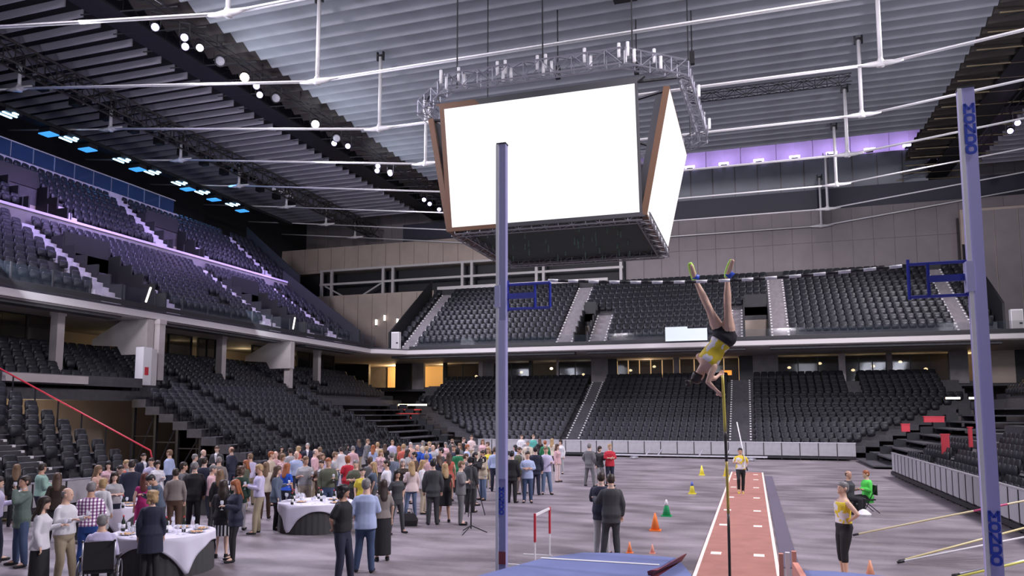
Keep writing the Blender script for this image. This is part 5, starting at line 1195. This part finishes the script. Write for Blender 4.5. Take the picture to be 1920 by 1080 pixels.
 (1129, 889, 1.80, 165, 'fold', 0, J, 'navy', TR, 'ltgrey', H1, 'dkbrown', 'man in navy blazer and light trousers, nearest pair, left one', dict(feet=1040)),
 (1147, 890, 1.80, 190, 'out', 0, J, 'char', TR, 'char', H1, 'dkbrown', 'man in dark grey suit, nearest pair, hand held out', dict(feet=1044)),
]
for r in P_:
    kw = r[13] if len(r) > 13 else {}
    random.seed(r[0]); kw.setdefault('sk', random.choice((0, 0, 1, 3)))
    person(*r[:13], **kw)
# the thinner back rows of the crowd
tc_ = ['white', 'char', 'pink', 'navy', 'grey', 'ltblue', 'cream', 'black', 'lilac', 'olive', 'coral', 'ltgrey', 'brown', 'beige', 'bluegrey']
tn = dict(white='white', char='charcoal', pink='pink', navy='navy', grey='grey', ltblue='pale blue', cream='cream', black='black', lilac='lilac', olive='olive', coral='coral', ltgrey='light grey', brown='brown', beige='beige', bluegrey='slate blue')
hn = dict(dkbrown='dark brown', brown='brown', blond='blond', greyhair='grey', ginger='ginger', blackhair='black', ltbrown='light brown')
spots = [(640, 838), (650, 832), (662, 836), (673, 824), (689, 823), (700, 834), (708, 829), (722, 832), (736, 825), (748, 836), (757, 832), (764, 842), (777, 847), (793, 826), (805, 828), (820, 830), (827, 840), (836, 829), (851, 834), (862, 831), (876, 833),
         (893, 834), (914, 828), (605, 850), (616, 858), (560, 836), (545, 840), (528, 836), (509, 846), (700, 866), (725, 862), (745, 880), (800, 850), (823, 852), (865, 864), (966, 834), (990, 826), (1012, 822), (470, 850), (462, 862), (238, 862), (215, 884), (600, 838)]
for i, (px, py) in enumerate(spots):
    random.seed(100+i); fem = i % 2; c = tc_[i % 15]; hc = list(hn)[(i*5+i//7) % 7]; rg_ = 'far left' if px < 450 else 'left' if px < 620 else 'middle' if px < 760 else 'right middle' if px < 930 else 'right-hand group'
    hgt = random.uniform(1.62, 1.70) if fem else random.uniform(1.72, 1.82)
    person(px, py, hgt, random.choice((0, 30, -40, 90, -90, 160, 180, 200)), random.choice(('idle', 'glass', 'chat', 'pocket', 'fold')), fem, random.choice((BL, SS) if fem else (SH, J, SR)), c, TR, random.choice(('char', 'navy', 'black', 'jeans', 'khaki', 'grey')), HL if fem else H1, hc,
           '%s in %s with %s hair, %s of the crowd' % ('woman' if fem else 'man', tn[c], hn[hc], rg_), random.choice((0, 1, 3)))
# --- seated man in a wheelchair at the nearest table
x, y = place_by_head(192, 968, 1.32)
t = thing('person', 'grey-haired man in lilac shirt seated in a wheelchair, back turned', 'person', (x, y, -.40), R_(-math.degrees(math.atan2(x, y))+172)); P = getpose('sit', False, 1)
dress_person(t, P, [(TR, cm('char')), (SH, cm('lilac')), (H1, hm('greyhair')), ('shoes', cm('black'))], 0, False)
wc = thing('wheelchair', 'black wheelchair of the seated man in the lilac shirt', 'wheelchair', (x, y, 0), t.rotation_euler[2])
B(-.24, -.32, .38, .24, .16, .45).build('seat', M_black, wc); B(-.23, .16, .45, .23, .20, .92).build('backrest', M_black, wc)
for q in (-.29, .29):
    n = 20; MB().path([(q, .02+.30*math.cos(2*math.pi*k/n), .31+.30*math.sin(2*math.pi*k/n)) for k in range(n)], .015, 6, closed=True).build('wheel', M_black, wc, True)
    MB().path([(q*1.1, .02+.27*math.cos(2*math.pi*k/n), .31+.27*math.sin(2*math.pi*k/n)) for k in range(n)], .008, 5, closed=True).build('hand_rim', M_alu, wc, True)
    for k in range(8): MB().tube((q, .02, .31), (q, .02+.29*math.cos(k*.785), .31+.29*math.sin(k*.785)), .003, 3).build('spoke', M_alu, wc)
    MB().tube((q*.9, .02, .31), (q*1.05, .02, .31), .03, 8).build('hub', M_alu, wc)
    MB().path([(q*.85, .20, .95), (q*.85, .19, .45), (q*.85, -.3, .42), (q*.8, -.42, .12)], .014, 6).build('frame_tube', M_alu, wc, True)
    MB().path([(q*.85, .20, .93), (q*.85, .30, .94)], .018, 6).build('push_handle', M_black, wc)
    MB().path([(q*.8, -.36+.06*math.cos(2*math.pi*k/10), .065+.06*math.sin(2*math.pi*k/10)) for k in range(10)], .012, 5, closed=True).build('castor', M_black, wc)
    B(q*.8-.07, -.50, .06, q*.8+.07, -.36, .08).build('footplate', M_dark, wc); B(q*.95-.03, -.2, .62, q*.95+.03, .14, .66).build('armrest', M_black, wc)
# --- official in neon green on a folding chair, photographer beside
x, y = 3.35, 26.6
t = thing('person', 'official in neon green jacket seated on a folding chair', 'person', (x, y, -.44), R_(-75)); P = getpose('sit', False)
dress_person(t, P, [(TR, cm('black')), (J, cm('neon')), (H1, hm('ginger')), ('shoes', cm('white'))], 0, True)
fc = thing('folding_chair', 'black folding chair under the neon green official', 'chair', (x, y, 0), R_(-75))
B(-.22, -.26, .39, .22, .16, .43).build('seat', M_black, fc); B(-.22, .19, .55, .22, .22, .85).build('backrest', M_black, fc)
for q in (-.23, .23):
    MB().tube((q, .21, .88), (q, -.24, 0), .013, 6).build('leg', M_dark, fc); MB().tube((q, -.22, .41), (q, .26, 0), .013, 6).build('leg', M_dark, fc)
x, y = 2.75, 26.1
t = thing('person', 'crouching photographer with bare head beside the neon official', 'person', (x, y, -.44), R_(60)); P = getpose('sit', False, 1)
dress_person(t, P, [(TR, cm('black')), (SS, cm('char')), (HB, hm('brown')), ('shoes', cm('black'))], 1, True)
st_ = thing('low_stool', 'low black camera case the crouching photographer sits on', 'case', (x, y, 0), R_(60)); B(-.2, -.22, 0, .2, .16, .39).build('case_body', M_black, st_); B(-.21, -.23, .34, .21, .17, .41).build('lid', M_dark, st_); B(-.05, -.25, .3, .05, -.22, .34).build('latch', M_alu, st_)
tag(MB().lathe([(.2, 0), (.22, .06), (.12, .16), (.04, .2)], (0, 0, 0), 10).build('white_bag', M_white, loc=(3.1, 26.1-.45, 0)), 'crumpled white bag on the floor by the folding chair', 'bag')

# --- athletes
def singlet_mat():
    if 'singlet_cloth' in MATS: return MATS['singlet_cloth']
    m = mat('singlet_cloth', (.7, .55, .04), .7); nt = m.node_tree; tc = nt.nodes.new('ShaderNodeTexCoord'); n = nt.nodes.new('ShaderNodeTexNoise'); n.inputs['Scale'].default_value = 5
    r = nt.nodes.new('ShaderNodeValToRGB'); r.color_ramp.interpolation = 'CONSTANT'; e = r.color_ramp.elements; e[0].color = (.72, .55, .03, 1); e[1].position = .54; e[1].color = (.72, .70, .72, 1)
    nt.links.new(tc.outputs['Object'], n.inputs['Vector']); nt.links.new(n.outputs['Fac'], r.inputs[0]); nt.links.new(r.outputs[0], nt.nodes['Principled BSDF'].inputs['Base Color']); return m
person_h = lambda px, py, h: place_by_head(px, py, h)
x, y = person_h(1578, 903, 1.80)
t = thing('person', 'athlete in yellow and white singlet and black tights, hands on hips', 'person', (x, y, 0), R_(-math.degrees(math.atan2(x, y))-62)); s_ = 1.80/1.752; t.scale = (s_,)*3
dress_person(t, getpose('hip', False), [('tights', cm('black')), ('singlet', singlet_mat()), (H1, hm('greyhair')), ('shoes', cm('black'))], 0)
# runner on the runway carrying a pole
x, y = -.52, 31.0
run = Pose('runner', False, joints=dict(arms=[((-.26, .06, 1.18), (-.12, -.22, 1.20)), ((.28, .10, 1.20), (.20, -.02, 1.02))], legs=[((-.09, -.20, .56), (-.09, .02, .16)), ((.08, .02, .50), (.06, .06, .09))], toes=[(-.09, -.08, .08), (.06, -.10, .045)]))
t = thing('person', 'athlete running down the runway with a pole, yellow and white top', 'person', (x, y, .03), R_(2)); s_ = 1.74/1.752; t.scale = (s_,)*3
dress_person(t, run, [('leggings', cm('black')), ('shirtshort', singlet_mat()), (H1, hm('blackhair')), ('shoes', cm('yellow'))], 1)
spare((x+.24, y-.35, .95), (x-.1, y+.6, 2.75), 'white vaulting pole carried upright by the runner', M_white)
# vaulter, upside down above the bar
vx, vy, vz = -.34, 10.72, 4.13
pelvis = Vector((vx, vy, vz)); neck = Vector((-.66, 10.70, 3.70))
ax = (neck-pelvis).normalized()               # spine direction
fr = Vector((.30, .90, -.10)); fr = (fr-ax*fr.dot(ax)).normalized()   # chest turned to the runway
rt = fr.cross(ax)*-1
sc = .90
Mv = Matrix.Translation(pelvis) @ Matrix(((rt.x, -fr.x, ax.x, 0), (rt.y, -fr.y, ax.y, 0), (rt.z, -fr.z, ax.z, 0), (0, 0, 0, 1))) @ Matrix.Scale(sc, 4) @ Matrix.Translation((0, 0, -.92))
def uns(p): return Vector(p)
vj = dict(arms=[((-.57, 10.62, 3.52), (-.455, 10.74, 3.40)), ((-.50, 10.68, 3.56), (-.45, 10.76, 3.60))],
          legs=[((-.545, 10.58, 4.56), (-.70, 10.56, 4.93)), ((-.285, 10.60, 4.56), (-.275, 10.58, 4.95))],
          toes=[(-.74, 10.46, 5.10), (-.20, 10.44, 5.13)], head=Mv @ rot_at((0, .01, 1.50), 22, 0, 10))
va = Pose('vaulter', True, M=Mv, joints=vj)
if (va.hip[0]-Vector(vj['legs'][0][0])).length > (va.hip[1]-Vector(vj['legs'][0][0])).length: va.hip.reverse()
d0 = (va.sh[0]-vj_e if False else (va.sh[0]-Vector(vj['arms'][0][0]))).length; d1 = (va.sh[1]-Vector(vj['arms'][0][0])).length
if d0 > d1: va.arms.reverse()
t = thing('person', 'woman vaulter upside down over the crossbar, yellow singlet and black shorts', 'person', (vx, vy, vz)); 
oo = Vector((vx, vy, vz))
dress_person(t, va, [('shorts', cm('black')), ('singlet', singlet_mat()), ('hairbun', hm('dkbrown')), ('shoes', mat('lime_shoe', (.50, .85, .10), .5))], 0)
for i in (0, 1):
    an = Vector(vj['legs'][i][1]); tt = Vector(vj['toes'][i]); MB().path([an.lerp(Vector(vj['legs'][i][0]), .02), an.lerp(tt, .45)+Vector((.03, .05, -.02))], [.052, .05], 10).build('blue_shoe_upper', mat('shoe_blue', (.02, .08, .5), .5), t, True)
for ch in t.children: ch.location = -oo

# glasses and cameras in the hands of the nearest people
def held(t, P, arm, kind):
    el, wr = P.arms[arm]; d = (wr-el).normalized(); p = wr+d*.085; s_ = t.scale[0]
    q = Matrix.Rotation(t.rotation_euler[2], 4, 'Z') @ (p*s_)
    return Vector(t.location)+q
HELD = []
for nm, (code, fem, hv) in POSE_OF.items():
    t = bpy.data.objects[nm]; D = depth(t.location.x, t.location.y)
    if D < 27 and code in ('glass', 'chat', 'glassl', 'drink'): HELD.append((D, t, getpose(code, fem, hv), 0 if code == 'glassl' else 1))
HELD.sort(key=lambda h: h[0])
# ------------------------------------------------------------------ reception tables
M_cloth = mat('white_tablecloth', (.66, .64, .74), .8, bump=.1, nscale=10); M_skirt = mat('charcoal_pleats', (.05, .05, .052), .85)
M_bottle = mat('dark_bottle', (.02, .03, .02), .15); M_glassw = mat('clear_glass', (.8, .82, .88), .08, alpha=.4); M_plate = mat('white_china', (.75, .74, .74), .25); M_food = mat('canapes', (.62, .36, .16), .7, noise=.5, nscale=30)
def make_bottle(m):
    t = thing('bottle', None, None)
    MB().lathe([(.036, 0), (.038, .02), (.038, .18), (.030, .21), (.014, .24), (.013, .30), (.015, .305)], n=12).build('glass_body', m, t, True)
    MB().lathe([(.016, .28), (.016, .312), (.01, .313)], n=10).build('cap', M_red, t, True); MB().lathe([(.0385, .06), (.0385, .14)], n=12).build('bottle_label', M_white, t, True)
    return t
def make_glass():
    t = thing('wine_glass', None, None)
    MB().lathe([(.034, 0), (.034, .004), (.005, .01), (.004, .09)], n=10).build('stem', M_glassw, t, True); MB().lathe([(.006, .09), (.032, .12), (.036, .15), (.030, .19), (.029, .19), (.034, .15), (.030, .122), (.004, .094)], n=12).build('bowl', M_glassw, t, True)
    return t
def make_plate():
    t = thing('platter', None, None)
    MB().lathe([(.06, 0), (.16, .02), (.165, .024), (.06, .008)], n=20).build('dish', M_plate, t, True)
    rnd = random.Random(5)
    for k in range(9):
        a = k*.7; q = .05+.06*(k % 2); MB().lathe([(.02, 0), (.024, .012), (.012, .026)], (q*math.cos(a), q*math.sin(a), .010), 7).build('canape', M_food, t, True)
    return t
proto = {}
def copy_thing(src, loc, rz, label, cat, group):
    c = src.copy(); COL.objects.link(c); c.location = loc; c.rotation_euler = (0, 0, rz); tag(c, label, cat, group)
    for ch in list(src.children):
        k = ch.copy(); COL.objects.link(k); k.parent = c
    return c
def put(kind, maker, loc, rz, label, cat, group):
    if kind not in proto: t = maker(); proto[kind] = t; t.location = loc; t.rotation_euler = (0, 0, rz); tag(t, label, cat, group); return t
    return copy_thing(proto[kind], loc, rz, label, cat, group)
def table(x, y, r, rot, which, seed):
    rnd = random.Random(seed)
    t = thing('round_table', 'round table under white cloth with charcoal pleated skirt, '+which, 'table', (x, y, 0), 0)
    MB().lathe([(r-.02, .70), (r, .71), (r, .735), (r-.02, .74)], n=40).build('tabletop', M_dark, t)
    n = 120; MB().rings([[((r-.03+.012*math.sin(k*math.pi/1.5)+(.03 if z == 0 else 0))*math.cos(2*math.pi*k/n), (r-.03+.012*math.sin(k*math.pi/1.5)+(.03 if z == 0 else 0))*math.sin(2*math.pi*k/n), z+.005) for k in range(n)] for z in (0, .72)], cap=False).build('pleated_skirt', M_skirt, t, True)
    for a in (0, 90, 180, 270): MB().tube((.5*math.cos(R_(a)), .5*math.sin(R_(a)), 0), (.5*math.cos(R_(a)), .5*math.sin(R_(a)), .7), .02, 6).build('leg', M_dark, t)
    n = 96; rs = []; hs = r*1.12
    for j in range(10):
        ring = []
        for k in range(n):
            a = 2*math.pi*k/n; side = hs/max(abs(math.cos(a-rot)), abs(math.sin(a-rot))); drop = min(.70, max(.10, (side-r)*1.35))
            if j <= 2: q = [.02, .7, .985][j]*r; z = .748
            elif j == 3: q = r+.014; z = .744
            else: u = (j-3)/6; q = r+.016+.07*u*drop+.028*u*math.sin(a*14+seed)*drop/.5; z = .748-u*drop
            ring.append((q*math.cos(a), q*math.sin(a), z))
        rs.append(ring)
    me = MB().rings(rs, cap=False).mesh('tablecloth', M_cloth, True); o = link('tablecloth', me, None, (x, y, 0)); tag(o, 'white cloth draped to points over the '+which, 'tablecloth', 'white tablecloths')
    sol = o.modifiers.new('t', 'SOLIDIFY'); sol.thickness = .004
    zt = .751; used = []
    def spot_(rad):
        for _ in range(60):
            a = rnd.uniform(0, 6.28); q = math.sqrt(rnd.random())*(r-rad-.03); p = (q*math.cos(a), q*math.sin(a))
            if all(math.hypot(p[0]-u[0], p[1]-u[1]) > rad+u[2]+.005 for u in used): used.append((*p, rad)); return (x+p[0], y+p[1], zt)
        return None
    for kind, mk, rad, cnt, lab, cat in (('plate', make_plate, .165, 4, 'white platter of canapes on the ', 'plate'), ('bottle', lambda: make_bottle(M_bottle), .042, 6, 'dark wine bottle on the ', 'bottle'), ('glass', make_glass, .04, 16, 'wine glass on the ', 'glass')):
        for i in range(cnt):
            p = spot_(rad)
            if p: put(kind, mk, p, rnd.uniform(0, 6), lab+which, cat, {'plate': 'platters', 'bottle': 'wine bottles', 'glass': 'wine glasses'}[kind]+' on the '+which)
    for i in range(2):
        p = spot_(.06)
        if p:
            k = thing('napkin_holder', 'white napkin box on the %s, %s' % (which, ('one', 'the other')[i]), 'box', p); B(-.05, -.05, 0, .05, .05, .13).build('box', M_plate, k); B(-.035, -.006, .12, .035, .006, .16).build('napkin', M_white, k)
table(-11.25, 12.55, .95, R_(20), 'nearest table', 1)
table(-11.25, 18.1, .97, R_(35), 'middle table', 2)
table(-15.7, 15.6, .85, R_(10), 'small left table', 3)
table(-16.2, 20.3, .85, R_(0), 'back left table', 4)
# bags and small held things
t = thing('handbag', 'black handbag on the floor between the pink blouse and the dark suit', 'bag', (-9.15, 19.5, 0), .3)
MB().rings([[(-.22, -.1, 0), (.22, -.1, 0), (.22, .1, 0), (-.22, .1, 0)], [(-.24, -.11, .15), (.24, -.11, .15), (.24, .11, .15), (-.24, .11, .15)], [(-.15, -.04, .34), (.15, -.04, .34), (.15, .04, .34), (-.15, .04, .34)]]).build('bag_body', M_black, t)
MB().path([(-.1, 0, .33), (-.06, 0, .46), (.06, 0, .46), (.1, 0, .33)], .01, 6).build('handle', M_black, t)
t = thing('camera_tripod', 'black tripod standing among the photographers', 'tripod', (-8.2, 22.0, 0))
for a in (30, 150, 270): MB().tube((0, 0, 1.4), (.38*math.cos(R_(a)), .38*math.sin(R_(a)), .01), .015, 6).build('leg', M_black, t)
MB().tube((0, 0, 1.0), (0, 0, 1.6), .018, 6).build('column', M_black, t); B(-.08, -.12, 1.6, .08, .12, 1.75).build('camera_body', M_black, t); MB().path([(0, -.12, 1.675), (0, -.26, 1.675)], [.04, .05], 10).build('camera_lens', M_dark, t)

for D, t, P, arm in HELD[:26]:
    p = held(t, P, arm, 'glass'); w_ = t['label'].replace(',', '').split()
    put('glass', make_glass, (p.x, p.y, p.z-.085), 0, 'wine glass in the hand of the '+' '.join(w_[:9]), 'glass', 'wine glasses in hands')
ph = [bpy.data.objects[n] for n, c in POSE_OF.items() if c[0] == 'camera']
for t in ph:
    P = getpose('camera', False); a = held(t, P, 0, 0); b = held(t, P, 1, 0); m = (a+b)/2
    c = thing('camera', 'black camera held up by the '+' '.join(t['label'].split()[:8]), 'camera', (m.x, m.y, m.z-.02), t.rotation_euler[2])
    B(-.07, -.03, -.04, .07, .03, .05).build('camera_body', M_black, c); MB().path([(0, -.03, 0), (0, -.14, 0)], [.032, .038], 10).build('camera_lens', M_dark, c, True); B(-.03, -.02, .05, .03, .02, .075).build('viewfinder', M_dark, c)
